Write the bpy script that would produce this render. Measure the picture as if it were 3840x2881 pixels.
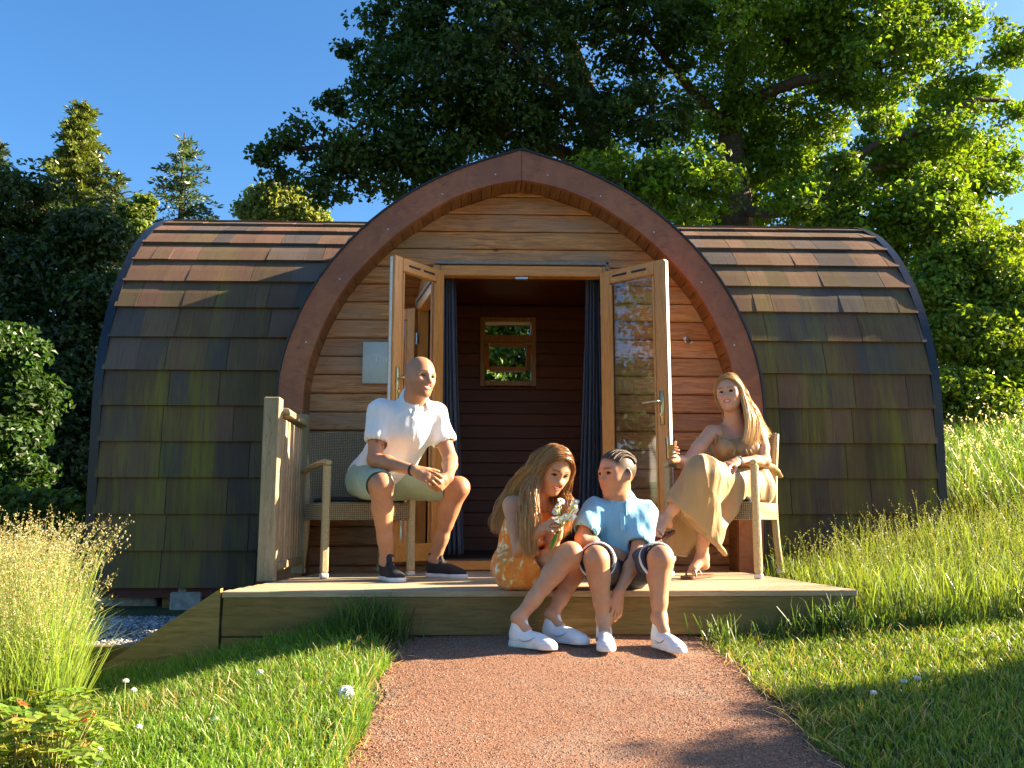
import bpy, math, random
import numpy as np
from mathutils import Vector, Matrix
for o in list(bpy.data.objects): bpy.data.objects.remove(o)
scene = bpy.context.scene
COL = scene.collection
R = math.radians
rng = np.random.default_rng(7)
random.seed(7)

# ---------------------------------------------------------------- camera
FPX = 3380.0
CAM = Vector((0.0, -4.25, 0.528))
PITCH, YAW = R(8.75), R(2.0)
cam_d = bpy.data.cameras.new('camera'); cam = bpy.data.objects.new('camera', cam_d); COL.objects.link(cam)
cam.location = CAM; cam.rotation_euler = (R(90)+PITCH, 0, -YAW)
cam_d.sensor_width = 36; cam_d.lens = 36*FPX/3840; cam_d.clip_start = 0.05; cam_d.clip_end = 2000
scene.camera = cam
_M = cam.rotation_euler.to_matrix()
def at(px, py, Y):
    """world point on the vertical plane y=Y seen at photograph pixel (px,py)"""
    d = _M @ Vector(((px-1920)/FPX, -(py-1440.5)/FPX, -1.0))
    return CAM + d*((Y-CAM.y)/d.y)

# ---------------------------------------------------------------- sky, sun, exposure
SUN_EL, SUN_BACK = 24.0, 9.0     # degrees above horizon, degrees behind the facade plane (from the right)
w = bpy.data.worlds.new('World'); scene.world = w; w.use_nodes = True
nt = w.node_tree; bg = nt.nodes['Background']
sky = nt.nodes.new('ShaderNodeTexSky'); sky.sky_type = 'NISHITA'; sky.sun_disc = False
sky.sun_elevation = R(SUN_EL); sky.sun_rotation = R(90-SUN_BACK)
sky.air_density = 1.0; sky.dust_density = 1.8; sky.ozone_density = 3.5; sky.altitude = 400
hs_ = nt.nodes.new('ShaderNodeHueSaturation'); hs_.inputs['Saturation'].default_value = 1.22
nt.links.new(sky.outputs[0], hs_.inputs['Color']); nt.links.new(hs_.outputs[0], bg.inputs[0]); bg.inputs[1].default_value = 0.056
sd = bpy.data.lights.new('sun', 'SUN'); sun = bpy.data.objects.new('sun', sd); COL.objects.link(sun)
sd.energy = 5.0; sd.angle = R(0.5); sd.color = (1.0, 0.80, 0.55)
sdir = Vector((math.cos(R(SUN_EL))*math.cos(R(SUN_BACK)), math.cos(R(SUN_EL))*math.sin(R(SUN_BACK)), math.sin(R(SUN_EL))))
sun.rotation_euler = sdir.to_track_quat('Z', 'Y').to_euler()
scene.view_settings.view_transform = 'Standard'; scene.view_settings.look = 'None'
scene.view_settings.exposure = 2.42; scene.view_settings.gamma = 1.0
scene.render.engine = 'CYCLES'

# ---------------------------------------------------------------- helpers
def tag(o, label=None, cat=None, group=None, kind=None):
    if label: o['label'] = label
    if cat: o['category'] = cat
    if group: o['group'] = group
    if kind: o['kind'] = kind
    return o
def empty(name, loc=(0,0,0), rz=0):
    o = bpy.data.objects.new(name, None); COL.objects.link(o); o.location = loc; o.rotation_euler = (0,0,rz)
    o.empty_display_size = 0.1
    return o
def mesh_np(name, V, quads=None, tris=None, cols=None, mats=(), midx=None, smooth=False, parent=None):
    me = bpy.data.meshes.new(name)
    V = np.asarray(V, np.float32).reshape(-1, 3)
    nq = 0 if quads is None else len(quads); ntr = 0 if tris is None else len(tris)
    me.vertices.add(len(V)); me.vertices.foreach_set('co', V.ravel())
    loops = []
    if nq: loops.append(np.asarray(quads, np.int32).ravel())
    if ntr: loops.append(np.asarray(tris, np.int32).ravel())
    L = np.concatenate(loops)
    me.loops.add(len(L)); me.loops.foreach_set('vertex_index', L)
    me.polygons.add(nq+ntr)
    st = np.concatenate([np.arange(nq)*4, nq*4+np.arange(ntr)*3]).astype(np.int32)
    me.polygons.foreach_set('loop_start', st)
    try: me.polygons.foreach_set('loop_total', np.concatenate([np.full(nq,4), np.full(ntr,3)]).astype(np.int32))
    except Exception: pass
    if midx is not None: me.polygons.foreach_set('material_index', np.asarray(midx, np.int32))
    me.polygons.foreach_set('use_smooth', np.full(nq+ntr, smooth))
    if cols is not None:
        a = me.attributes.new('Col', 'FLOAT_COLOR', 'POINT')
        c = np.ones((len(V), 4), np.float32); c[:, :3] = cols; a.data.foreach_set('color', c.ravel())
    for m in (mats if isinstance(mats, (list, tuple)) else [mats]): me.materials.append(m)
    me.update(calc_edges=True); me.validate()
    o = bpy.data.objects.new(name, me); COL.objects.link(o)
    if parent: o.parent = parent
    return o

class MB:
    """collects boxes, tubes and sheets; build() makes ONE mesh object"""
    def __init__(s): s.v = []; s.f = []; s.c = []; s.sm = []
    def add(s, vs, fs, col=(1,1,1), smooth=False):
        n = len(s.v); s.v += [tuple(v) for v in vs]; s.f += [tuple(i+n for i in f) for f in fs]
        s.c += [col]*len(vs); s.sm += [smooth]*len(fs)
    def box(s, c, d, rot=None, col=(1,1,1), bev=0.0):
        hx, hy, hz = d[0]/2, d[1]/2, d[2]/2
        c = Vector(c)
        if bev <= 0:
            vs = [Vector((x*hx, y*hy, z*hz)) for z in (-1,1) for y in (-1,1) for x in (-1,1)]
            fs = [(0,2,3,1),(4,5,7,6),(0,1,5,4),(2,6,7,3),(0,4,6,2),(1,3,7,5)]
        else:
            b = min(bev, hx*.9, hy*.9, hz*.9)
            vs = []; idx = {}
            for sx in (-1,1):
                for sy in (-1,1):
                    for sz in (-1,1):
                        for k in range(3):
                            p = [sx*(hx-b), sy*(hy-b), sz*(hz-b)]
                            p[k] = (sx*hx, sy*hy, sz*hz)[k]
                            idx[(sx,sy,sz,k)] = len(vs); vs.append(Vector(p))
            fs = []
            for sg in (-1,1):
                fs.append([idx[(sg,a,b2,0)] for a,b2 in ((-1,-1),(1,-1),(1,1),(-1,1))][::sg])
                fs.append([idx[(a,sg,b2,1)] for a,b2 in ((-1,-1),(-1,1),(1,1),(1,-1))][::sg])
                fs.append([idx[(a,b2,sg,2)] for a,b2 in ((-1,-1),(1,-1),(1,1),(-1,1))][::sg])
            for a in (-1,1):
                for b2 in (-1,1):
                    q = [idx[(-1,a,b2,1)], idx[(1,a,b2,1)], idx[(1,a,b2,2)], idx[(-1,a,b2,2)]]; fs.append(q if a*b2 > 0 and a>0 or a*b2<0 and a<0 else q)
                    q = [idx[(a,-1,b2,0)], idx[(a,1,b2,0)], idx[(a,1,b2,2)], idx[(a,-1,b2,2)]]; fs.append(q)
                    q = [idx[(a,b2,-1,0)], idx[(a,b2,1,0)], idx[(a,b2,1,1)], idx[(a,b2,-1,1)]]; fs.append(q)
            for a in (-1,1):
                for b2 in (-1,1):
                    for c2 in (-1,1): fs.append([idx[(a,b2,c2,k)] for k in range(3)])
            # orient outward
            out = []
            for f in fs:
                p = [vs[i] for i in f]; n = (p[1]-p[0]).cross(p[2]-p[0])
                cc = sum(p, Vector())/len(p)
                out.append(tuple(f) if n.dot(cc) > 0 else tuple(f[::-1]))
            fs = out
        if rot is not None: vs = [rot @ v for v in vs]
        s.add([v + c for v in vs], fs, col)
    def tube(s, pts, rad, n=8, col=(1,1,1), cap=True, flat=1.0):
        pts = [Vector(p) for p in pts]; m = len(pts)
        rs = rad if isinstance(rad, (list, tuple)) else [rad]*m
        vs = []; up = None
        for i, p in enumerate(pts):
            t = (pts[min(i+1,m-1)] - pts[max(i-1,0)]).normalized()
            if up is None:
                up = t.cross(Vector((0,0,1)));
                if up.length < .05: up = t.cross(Vector((0,1,0)))
                up.normalize()
            else:
                up = (up - t*up.dot(t)).normalized()
            b = t.cross(up)
            for k in range(n):
                a = 2*math.pi*k/n
                vs.append(p + up*math.cos(a)*rs[i] + b*math.sin(a)*rs[i]*flat)
        fs = []
        for i in range(m-1):
            for k in range(n):
                k2 = (k+1) % n
                fs.append((i*n+k, i*n+k2, (i+1)*n+k2, (i+1)*n+k))
        if cap:
            fs.append(tuple(range(n))[::-1]); fs.append(tuple((m-1)*n+k for k in range(n)))
        s.add(vs, fs, col, True)
    def bar(s, a, b, wd, th, col=(1,1,1), bev=0.003, side=Vector((1,0,0))):
        a = Vector(a); b = Vector(b); t = (b-a); L = t.length; t.normalize()
        x = (side - t*side.dot(t)).normalized(); y = t.cross(x)
        rot = Matrix((x, y, t)).transposed()
        s.box((a+b)/2, (wd, th, L), rot, col, bev)
    def lathe(s, base, prof, n=16, axis=Vector((0,0,1)), col=(1,1,1)):
        axis = axis.normalized(); x = axis.orthogonal().normalized(); y = axis.cross(x); base = Vector(base); vs = []
        for r_, h_ in prof:
            for k in range(n):
                a = 2*math.pi*k/n; vs.append(base + axis*h_ + x*math.cos(a)*r_ + y*math.sin(a)*r_)
        fs = [(i*n+k, i*n+(k+1)%n, (i+1)*n+(k+1)%n, (i+1)*n+k) for i in range(len(prof)-1) for k in range(n)]
        s.add(vs, fs, col, True)
    def build(s, name, mat, parent=None, cols=True):
        me = bpy.data.meshes.new(name); me.from_pydata([tuple(v) for v in s.v], [], s.f)
        me.polygons.foreach_set('use_smooth', s.sm)
        a = me.attributes.new('Col', 'FLOAT_COLOR', 'POINT')
        a.data.foreach_set('color', np.array([tuple(c)+(1.0,) for c in s.c], np.float32).ravel())
        me.materials.append(mat)
        if any(s.sm):
            try: me.set_sharp_from_angle(angle=R(50))
            except Exception: pass
        o = bpy.data.objects.new(name, me); COL.objects.link(o)
        if parent: o.parent = parent
        return o

# ---------------------------------------------------------------- materials
def newmat(name):
    m = bpy.data.materials.new(name); m.use_nodes = True
    return m, m.node_tree, m.node_tree.nodes['Principled BSDF']
def N(nt, t, **kw):
    n = nt.nodes.new(t)
    for k, v in kw.items():
        if k.startswith('i_'):
            key = k[2:]; n.inputs[int(key) if key.isdigit() else key].default_value = v
        else: setattr(n, k, v)
    return n
def ramp(nt, src, stops):
    r_ = nt.nodes.new('ShaderNodeValToRGB'); nt.links.new(src, r_.inputs[0])
    e = r_.color_ramp.elements
    while len(e) < len(stops): e.new(0.5)
    for i, (p, c) in enumerate(stops):
        e[i].position = p; e[i].color = (c[0], c[1], c[2], 1) if isinstance(c, (tuple, list)) else (c, c, c, 1)
    return r_
def mixc(nt, a, b, fac, mode='MIX'):
    m = nt.nodes.new('ShaderNodeMix'); m.data_type = 'RGBA'; m.blend_type = mode
    for s_, i in ((fac, 0), (a, 6), (b, 7)):
        if hasattr(s_, 'links') or isinstance(s_, bpy.types.NodeSocket): nt.links.new(s_, m.inputs[i])
        else: m.inputs[i].default_value = s_ if i == 0 else (s_[0], s_[1], s_[2], 1)
    return m.outputs[2]
def coords(nt, scale=(1,1,1), rot=(0,0,0), kind='Object'):
    tc = nt.nodes.new('ShaderNodeTexCoord'); mp = nt.nodes.new('ShaderNodeMapping')
    mp.inputs['Scale'].default_value = scale; mp.inputs['Rotation'].default_value = rot
    nt.links.new(tc.outputs[kind], mp.inputs[0]); return mp.outputs[0]
def noise(nt, vec, scale, detail=4, rough=.55, dist=0):
    n = N(nt, 'ShaderNodeTexNoise', i_Scale=scale, i_Detail=detail, i_Roughness=rough, i_Distortion=dist)
    nt.links.new(vec, n.inputs['Vector']); return n.outputs['Fac']
def bump(nt, bs, h, strength=.4, dist=.01):
    b = N(nt, 'ShaderNodeBump', i_Strength=strength, i_Distance=dist); nt.links.new(h, b.inputs['Height'])
    nt.links.new(b.outputs[0], bs.inputs['Normal'])
def attr(nt): return N(nt, 'ShaderNodeAttribute', attribute_name='Col').outputs['Color']

def plain(name, c, rough=.6, metal=0, sc=40, var=.15, bs_=.15, bd=.004):
    m, nt, b = newmat(name); v = coords(nt); n = noise(nt, v, sc)
    r_ = ramp(nt, n, [(.3, [x*(1-var) for x in c]), (.7, [min(1, x*(1+var)) for x in c])])
    nt.links.new(r_.outputs[0], b.inputs['Base Color']); b.inputs['Roughness'].default_value = rough; b.inputs['Metallic'].default_value = metal
    bump(nt, b, n, bs_, bd); return m

def wood(name, c1, c2, grain=(1.2, 14, 14), rough=.65, stain=None, stain_sc=1.5, knots=True, useattr=True, bs_=.35):
    m, nt, b = newmat(name); v = coords(nt, grain)
    g = noise(nt, v, 4.0, 8, .65, 1.2)
    r1 = ramp(nt, g, [(.32, c1), (.62, c2)])
    col = r1.outputs[0]
    fine = noise(nt, coords(nt, (grain[0]*2, grain[1]*7, grain[2]*7)), 4.0, 3, .6, .3)
    col = mixc(nt, col, (0.02, 0.012, 0.008), ramp(nt, fine, [(.55, 0.0), (.78, .5)]).outputs[0])
    if knots:
        kv = N(nt, 'ShaderNodeTexVoronoi', i_Scale=2.6); nt.links.new(coords(nt, (1.0 if grain[0] < 5 else 2.2, 1.0 if grain[1] < 5 else 2.2, 1.0 if grain[2] < 5 else 2.2)), kv.inputs['Vector'])
        col = mixc(nt, col, (c1[0]*.25, c1[1]*.22, c1[2]*.2), ramp(nt, kv.outputs['Distance'], [(.03, .85), (.085, 0.0)]).outputs[0])
    if stain:
        s_ = noise(nt, coords(nt, (stain_sc*.5 if grain[0] < 5 else stain_sc, stain_sc, stain_sc*.5 if grain[2] < 5 else stain_sc*1.6)), 1.6, 5, .6, .3)
        col = mixc(nt, col, stain, ramp(nt, s_, [(.45, 0.0), (.68, .8)]).outputs[0])
    if useattr: col = mixc(nt, col, attr(nt), 1.0, 'MULTIPLY')
    nt.links.new(col, b.inputs['Base Color']); b.inputs['Roughness'].default_value = rough
    bump(nt, b, g, bs_, .006); return m

M = {}
M['wall'] = wood('wall_boards', (.26,.095,.03), (.66,.31,.11), (1.0,10,12), .6, stain=(.34,.245,.165), stain_sc=1.7)
M['rim'] = wood('fascia_stain', (.24,.075,.027), (.35,.125,.048), (2,2,2), .5, stain=(.18,.065,.032), knots=False, bs_=.15)
M['oak'] = wood('door_oak', (.46,.18,.033), (.66,.29,.065), (14,14,.9), .35, knots=False, bs_=.1)
M['oakh'] = wood('door_oak_cross', (.46,.18,.033), (.66,.29,.065), (.9,14,14), .35, knots=False, bs_=.1)
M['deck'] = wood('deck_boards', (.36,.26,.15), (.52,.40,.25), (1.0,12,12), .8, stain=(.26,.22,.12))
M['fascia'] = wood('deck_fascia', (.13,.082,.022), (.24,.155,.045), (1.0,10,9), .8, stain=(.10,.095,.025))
M['post'] = wood('post_timber', (.24,.185,.11), (.36,.29,.18), (11,11,.9), .8, stain=(.25,.22,.10), stain_sc=1.1)
M['slat'] = wood('baluster_timber', (.36,.23,.12), (.52,.37,.22), (11,11,1.0), .8)
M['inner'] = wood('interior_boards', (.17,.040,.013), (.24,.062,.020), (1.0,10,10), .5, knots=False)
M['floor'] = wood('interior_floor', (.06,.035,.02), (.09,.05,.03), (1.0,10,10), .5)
M['bark'] = plain('bark', (.075,.048,.028), .9, sc=14, var=.45, bs_=.9, bd=.03)
M['black'] = plain('black_flashing', (.012,.014,.02), .32, sc=30, var=.3, bs_=.1)
M['steel'] = plain('brushed_steel', (.55,.55,.53), .3, .9)
M['brass'] = plain('brass_plate', (.55,.45,.22), .35, .8)
M['whitestrip'] = plain('white_seal', (.75,.72,.66), .5)
M['sign'] = plain('sign_board', (.62,.64,.60), .4, sc=60, var=.04)
M['signtext'] = plain('sign_text', (.80,.80,.78), .5, var=.02)
M['concrete'] = plain('concrete_block', (.34,.32,.29), .9, sc=25, var=.3, bs_=.6)
M['rubber'] = plain('dark_rubber', (.02,.02,.02), .7)
M['footcap'] = plain('plastic_cap', (.62,.60,.55), .5)
M['redbeam'] = plain('red_floor_beam', (.09,.022,.016), .7)
M['cushion'] = plain('dark_cushion', (.02,.022,.025), .9, sc=200)

def m_glass(tr=.78):
    m = bpy.data.materials.new('glass_pane'); m.use_nodes = True; nt = m.node_tree; nt.nodes.clear()
    o = nt.nodes.new('ShaderNodeOutputMaterial'); g = N(nt, 'ShaderNodeBsdfGlossy', i_Roughness=.015); g.inputs[0].default_value = (.95,.97,1,1)
    t = nt.nodes.new('ShaderNodeBsdfTransparent'); t.inputs[0].default_value = (.82,.87,.84,1)
    f = nt.nodes.new('ShaderNodeFresnel'); f.inputs[0].default_value = 1.52
    ad = N(nt, 'ShaderNodeMath', operation='MULTIPLY_ADD'); ad.inputs[1].default_value = .95; ad.inputs[2].default_value = .015
    nt.links.new(f.outputs[0], ad.inputs[0]); ad.use_clamp = True
    mx = nt.nodes.new('ShaderNodeMixShader'); nt.links.new(ad.outputs[0], mx.inputs[0]); nt.links.new(t.outputs[0], mx.inputs[1]); nt.links.new(g.outputs[0], mx.inputs[2])
    nt.links.new(mx.outputs[0], o.inputs[0]); return m
M['glass'] = m_glass()
M['clearglass'] = m_glass(); M['clearglass'].node_tree.nodes['Transparent BSDF'].inputs[0].default_value = (.96,.97,.96,1)

def m_shingle():
    m, nt, b = newmat('roof_shingles'); a = attr(nt)
    fine = noise(nt, coords(nt), 260, 2, .7)
    col = mixc(nt, a, (.28,.25,.2), ramp(nt, fine, [(.62, 0.0), (.80, .45)]).outputs[0])
    big = noise(nt, coords(nt, (3.2,.6,.55)), 1.5, 4, .6)
    stre = noise(nt, coords(nt, (9,.4,.35)), 3.0, 4, .7)
    mul = N(nt, 'ShaderNodeMath', operation='MULTIPLY'); nt.links.new(ramp(nt, big, [(.45, 0.0), (.66, 1.0)]).outputs[0], mul.inputs[0]); nt.links.new(ramp(nt, stre, [(.36, .25), (.62, 1.0)]).outputs[0], mul.inputs[1])
    # less moss high up where the roof lies flatter
    z = N(nt, 'ShaderNodeSeparateXYZ'); nt.links.new(coords(nt), z.inputs[0])
    zr = N(nt, 'ShaderNodeMapRange', i_1=2.6, i_2=1.4, i_3=0.0, i_4=1.0); nt.links.new(z.outputs[2], zr.inputs[0])
    mul2 = N(nt, 'ShaderNodeMath', operation='MULTIPLY'); nt.links.new(mul.outputs[0], mul2.inputs[0]); nt.links.new(zr.outputs[0], mul2.inputs[1])
    col = mixc(nt, col, (.25,.225,.035), mul2.outputs[0])
    col = mixc(nt, col, (.05,.035,.026), ramp(nt, noise(nt, coords(nt, (1,.5,.5)), 1.3, 3), [(.4, 0.0), (.65, .5)]).outputs[0])
    ve = noise(nt, coords(nt, (60,2,2)), 2.0, 2, .6)
    col = mixc(nt, col, (.02,.015,.015), ramp(nt, ve, [(.55, 0.0), (.75, .45)]).outputs[0])
    nt.links.new(col, b.inputs['Base Color']); b.inputs['Roughness'].default_value = .9; b.inputs['Specular IOR Level'].default_value = .15
    bump(nt, b, fine, .5, .004); return m
M['shingle'] = m_shingle()

def m_leaf(name, trans=.4, tint=(1,1,1), rough=.45):
    m, nt, b = newmat(name); a = attr(nt)
    col = mixc(nt, a, tint, 1.0, 'MULTIPLY')
    nt.links.new(col, b.inputs['Base Color']); b.inputs['Roughness'].default_value = rough
    t = nt.nodes.new('ShaderNodeBsdfTranslucent')
    hs = N(nt, 'ShaderNodeMix', data_type='RGBA', blend_type='MULTIPLY'); hs.inputs[0].default_value = 1; nt.links.new(col, hs.inputs[6]); hs.inputs[7].default_value = (1.9,1.7,.6,1)
    nt.links.new(hs.outputs[2], t.inputs[0])
    mx = nt.nodes.new('ShaderNodeMixShader'); mx.inputs[0].default_value = trans
    nt.links.new(b.outputs[0], mx.inputs[1]); nt.links.new(t.outputs[0], mx.inputs[2])
    nt.links.new(mx.outputs[0], nt.nodes['Material Output'].inputs[0]); return m
M['leaf'] = m_leaf('leaves', .42)
M['grass'] = m_leaf('grass_blades', .35)
M['needle'] = m_leaf('needles', .25)

def m_ground():
    m, nt, b = newmat('ground_soil'); v = coords(nt)
    n = noise(nt, v, 6, 8, .65)
    col = ramp(nt, n, [(.3, (.03,.04,.012)), (.6, (.055,.075,.02)), (.75, (.09,.08,.035))]).outputs[0]
    nt.links.new(col, b.inputs['Base Color']); b.inputs['Roughness'].default_value = .95
    bump(nt, b, noise(nt, v, 40, 5, .7), .8, .03); return m
M['ground'] = m_ground()
def m_path():
    m, nt, b = newmat('path_gravel'); v = coords(nt)
    n = noise(nt, v, 130, 4, .7); big = noise(nt, v, 3.0, 5, .6)
    col = ramp(nt, n, [(.3, (.10,.044,.026)), (.5, (.24,.115,.066)), (.7, (.40,.215,.125))]).outputs[0]
    col = mixc(nt, col, (.30,.24,.19), ramp(nt, big, [(.5, 0.0), (.72, .55)]).outputs[0])
    nt.links.new(col, b.inputs['Base Color']); b.inputs['Roughness'].default_value = .95
    bump(nt, b, n, .9, .012); return m
M['path'] = m_path()
def m_vcol(name, rough=.8, spec=.3):
    m, nt, b = newmat(name); nt.links.new(attr(nt), b.inputs['Base Color']); b.inputs['Roughness'].default_value = rough
    b.inputs['Specular IOR Level'].default_value = spec; return m
M['stone'] = m_vcol('stones', .9)
def m_wicker():
    m, nt, b = newmat('woven_wicker'); v = coords(nt, (1,1,1))
    w1 = N(nt, 'ShaderNodeTexWave', wave_type='BANDS', bands_direction='X', i_Scale=26.0, i_Distortion=.3); nt.links.new(v, w1.inputs[0])
    w2 = N(nt, 'ShaderNodeTexWave', wave_type='BANDS', bands_direction='Z', i_Scale=30.0, i_Distortion=.3); nt.links.new(v, w2.inputs[0])
    mx = N(nt, 'ShaderNodeMath', operation='MULTIPLY'); nt.links.new(w1.outputs['Fac'], mx.inputs[0]); nt.links.new(w2.outputs['Fac'], mx.inputs[1])
    col = ramp(nt, mx.outputs[0], [(.0, (.12,.095,.055)), (.35, (.36,.28,.14)), (1.0, (.54,.44,.25))]).outputs[0]
    nt.links.new(col, b.inputs['Base Color']); b.inputs['Roughness'].default_value = .6
    bump(nt, b, mx.outputs[0], .9, .006); return m
M['wicker'] = m_wicker()
M['chairframe'] = plain('wicker_wrapped_frame', (.46,.36,.19), .6, sc=120, var=.25, bs_=.6)
def m_cloth(name, c, c2=None, sc=8, rough=.9, rampstops=None, fine=600, sheen=.2):
    m, nt, b = newmat(name); v = coords(nt)
    if rampstops: col = ramp(nt, noise(nt, v, sc, 4, .6, .6), rampstops).outputs[0]
    else: col = ramp(nt, noise(nt, v, 12), [(.3, [x*.93 for x in c]), (.7, c)]).outputs[0]
    nt.links.new(col, b.inputs['Base Color']); b.inputs['Roughness'].default_value = rough
    b.inputs['Sheen Weight'].default_value = sheen
    f1 = noise(nt, coords(nt, (1.0,1.0,.35)), 16, 3, .5, .7); f2 = noise(nt, v, fine, 2)
    ad = N(nt, 'ShaderNodeMath', operation='MULTIPLY_ADD'); ad.inputs[1].default_value = .02; nt.links.new(f2, ad.inputs[0]); nt.links.new(f1, ad.inputs[2])
    bump(nt, b, ad.outputs[0], .35, .03); return m
M['curtain'] = m_cloth('grey_blue_curtain', (.055,.07,.105), sheen=.1)
def m_skin(name):
    m, nt, b = newmat(name); a = attr(nt); v = coords(nt)
    col = mixc(nt, a, (.9,.62,.52), ramp(nt, noise(nt, v, 22, 5, .6), [(.42, 0.0), (.8, .22)]).outputs[0], 'MULTIPLY')
    nt.links.new(col, b.inputs['Base Color']); b.inputs['Roughness'].default_value = .52
    b.inputs['Subsurface Weight'].default_value = .08; b.inputs['Subsurface Radius'].default_value = (.012,.005,.003); b.inputs['Subsurface Scale'].default_value = .6
    bump(nt, b, noise(nt, v, 300, 2), .08, .002); return m
M['skin'] = m_skin('skin')
def m_hair():
    m, nt, b = newmat('hair'); nt.links.new(attr(nt), b.inputs['Base Color']); b.inputs['Roughness'].default_value = .38
    b.inputs['Specular IOR Level'].default_value = .5
    try: b.inputs['Anisotropic'].default_value = .4
    except Exception: pass
    return m
M['hair'] = m_hair()
M['petal'] = m_vcol('white_petals', .6)
def value_noise(P, f, seed=0):
    """cheap smooth lattice noise for vertices, -1..1"""
    r_ = np.random.default_rng(seed); T = r_.random((24,24,24)).astype(np.float32)*2-1
    Q = P*f; i = np.floor(Q).astype(int); t = Q-i; t = t*t*(3-2*t); out = 0
    for a in (0,1):
        for b in (0,1):
            for c in (0,1):
                wgt = (t[:,0] if a else 1-t[:,0])*(t[:,1] if b else 1-t[:,1])*(t[:,2] if c else 1-t[:,2])
                out = out + wgt*T[(i[:,0]+a)%24, (i[:,1]+b)%24, (i[:,2]+c)%24]
    return out
# ================================================================ SETTING
def S(a, b, x):
    t = np.clip((x-a)/(b-a), 0, 1); return t*t*(3-2*t)
def gz(x, y):
    x = np.asarray(x, float); y = np.asarray(y, float)
    z = np.where(y < 0, .11*np.maximum(y, -6), 0)
    z = z - .17*S(-.6, -1.75, x)*S(2.5, .2, y)
    z = z - .045*S(-.55, -.95, x)*S(-.9, -.2, y)*S(.6,.1,y)
    z = z - .06*S(-1.2, -2.5, x)*S(-.2, -1.5, y)
    z = z + .05*S(1.1, 2.2, x)*S(-2.0, 0, y) + .27*S(-.1, 1.8, y)*S(1.9, 3.2, x)
    z = z + np.minimum(1.2, .17*np.maximum(0, x-3.2)*S(-.6, 2.2, y) + .10*np.maximum(0, np.minimum(y, 9)-2)*S(2.5, 4.5, x))
    z = z + .012*np.sin(x*3.1+1.0)*np.cos(y*2.7)*S(.2, -.4, y)
    return z
def gzp(x, y): return float(gz(x, y))
xs = np.concatenate([np.linspace(-400,-12,14), np.linspace(-10,-4,16), np.linspace(-3.8,6,99), np.linspace(6.4,14,20), np.linspace(18,400,14)])
ys = np.concatenate([np.linspace(-60,-7,8), np.linspace(-6,-2.6,14), np.linspace(-2.5,4,82), np.linspace(4.4,14,26), np.linspace(18,700,14)])
GX, GY = np.meshgrid(xs, ys, indexing='ij'); GZ = gz(GX, GY)
ii = np.arange((len(xs)-1)*(len(ys)-1)); a_ = ii//(len(ys)-1)*len(ys)+ii%(len(ys)-1)
gr = mesh_np('ground', np.stack([GX, GY, GZ], -1), quads=np.stack([a_, a_+len(ys), a_+len(ys)+1, a_+1], 1), mats=M['ground'], smooth=True)
tag(gr, kind='structure')

# ---- gravel path
def path_edges(y):       # left and right x of the path
    t = -y; wob = .025*math.sin(y*5.3)+.015*math.sin(y*13)
    return -.405 + .035*t + wob, 1.045 - .012*t + .02*math.sin(y*4.1+2)
PV = []; ny_, nx_ = 70, 24
for j in range(ny_+1):
    y = .12 - j*(4.2/ny_); l, r = path_edges(y)
    for i in range(nx_+1):
        u = i/nx_; x = l+(r-l)*u
        PV.append((x, y, gzp(x, y) + .004 + .012*math.sin(math.pi*u)**.5))
pq = [(j*(nx_+1)+i, (j+1)*(nx_+1)+i, (j+1)*(nx_+1)+i+1, j*(nx_+1)+i+1) for j in range(ny_) for i in range(nx_)]
tag(mesh_np('path', PV, quads=pq, mats=M['path'], smooth=True), kind='structure')

def pebbles(name, n, xf, size, cols, zoff=0.0, parent=None):
    P = xf(n); s = rng.uniform(.45, 1, n)**1.5*size
    base = np.array([(1,0,0),(0,1,0),(-1,0,0),(0,-1,0),(0,0,1),(0,0,-1)], float)
    V = base[None]*rng.uniform(.55, 1.25, (n,6,1))
    a = rng.uniform(0, 6.28, n); ca, sa = np.cos(a)[:,None], np.sin(a)[:,None]
    X = V[...,0]*ca - V[...,1]*sa; Y_ = V[...,0]*sa + V[...,1]*ca; Z = V[...,2]*.6 + .3*X*rng.uniform(-1,1,(n,1))
    V = np.stack([X, Y_, Z], -1)*s[:,None,None] + P[:,None,:]
    T = np.array([(0,1,4),(1,2,4),(2,3,4),(3,0,4),(1,0,5),(2,1,5),(3,2,5),(0,3,5)])
    F = (np.arange(n)*6)[:,None,None] + T[None]
    c = np.array(cols)[rng.integers(0, len(cols), n)]*rng.uniform(.7, 1.25, (n,1))
    return mesh_np(name, V, tris=F.reshape(-1,3), cols=np.repeat(c, 6, 0), mats=M['stone'])
def on_path(n):
    y = .08 - rng.random(n)**.8*2.1; u = rng.random(n)
    l = np.array([path_edges(v)[0] for v in y]); r = np.array([path_edges(v)[1] for v in y])
    x = l + (r-l)*(u*1.04-.02)
    return np.stack([x, y, gz(x, y)+.004+.012*np.sin(np.pi*np.clip(u,0,1))**.5], -1)
pc = [(.31,.15,.09),(.38,.21,.13),(.19,.095,.065),(.44,.29,.20),(.26,.13,.085),(.12,.07,.05),(.33,.24,.18)]
tag(pebbles('path_gravel', 42000, on_path, .0047, pc), 'small reddish brown stones scattered over the path', 'gravel', kind='stuff')
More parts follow.
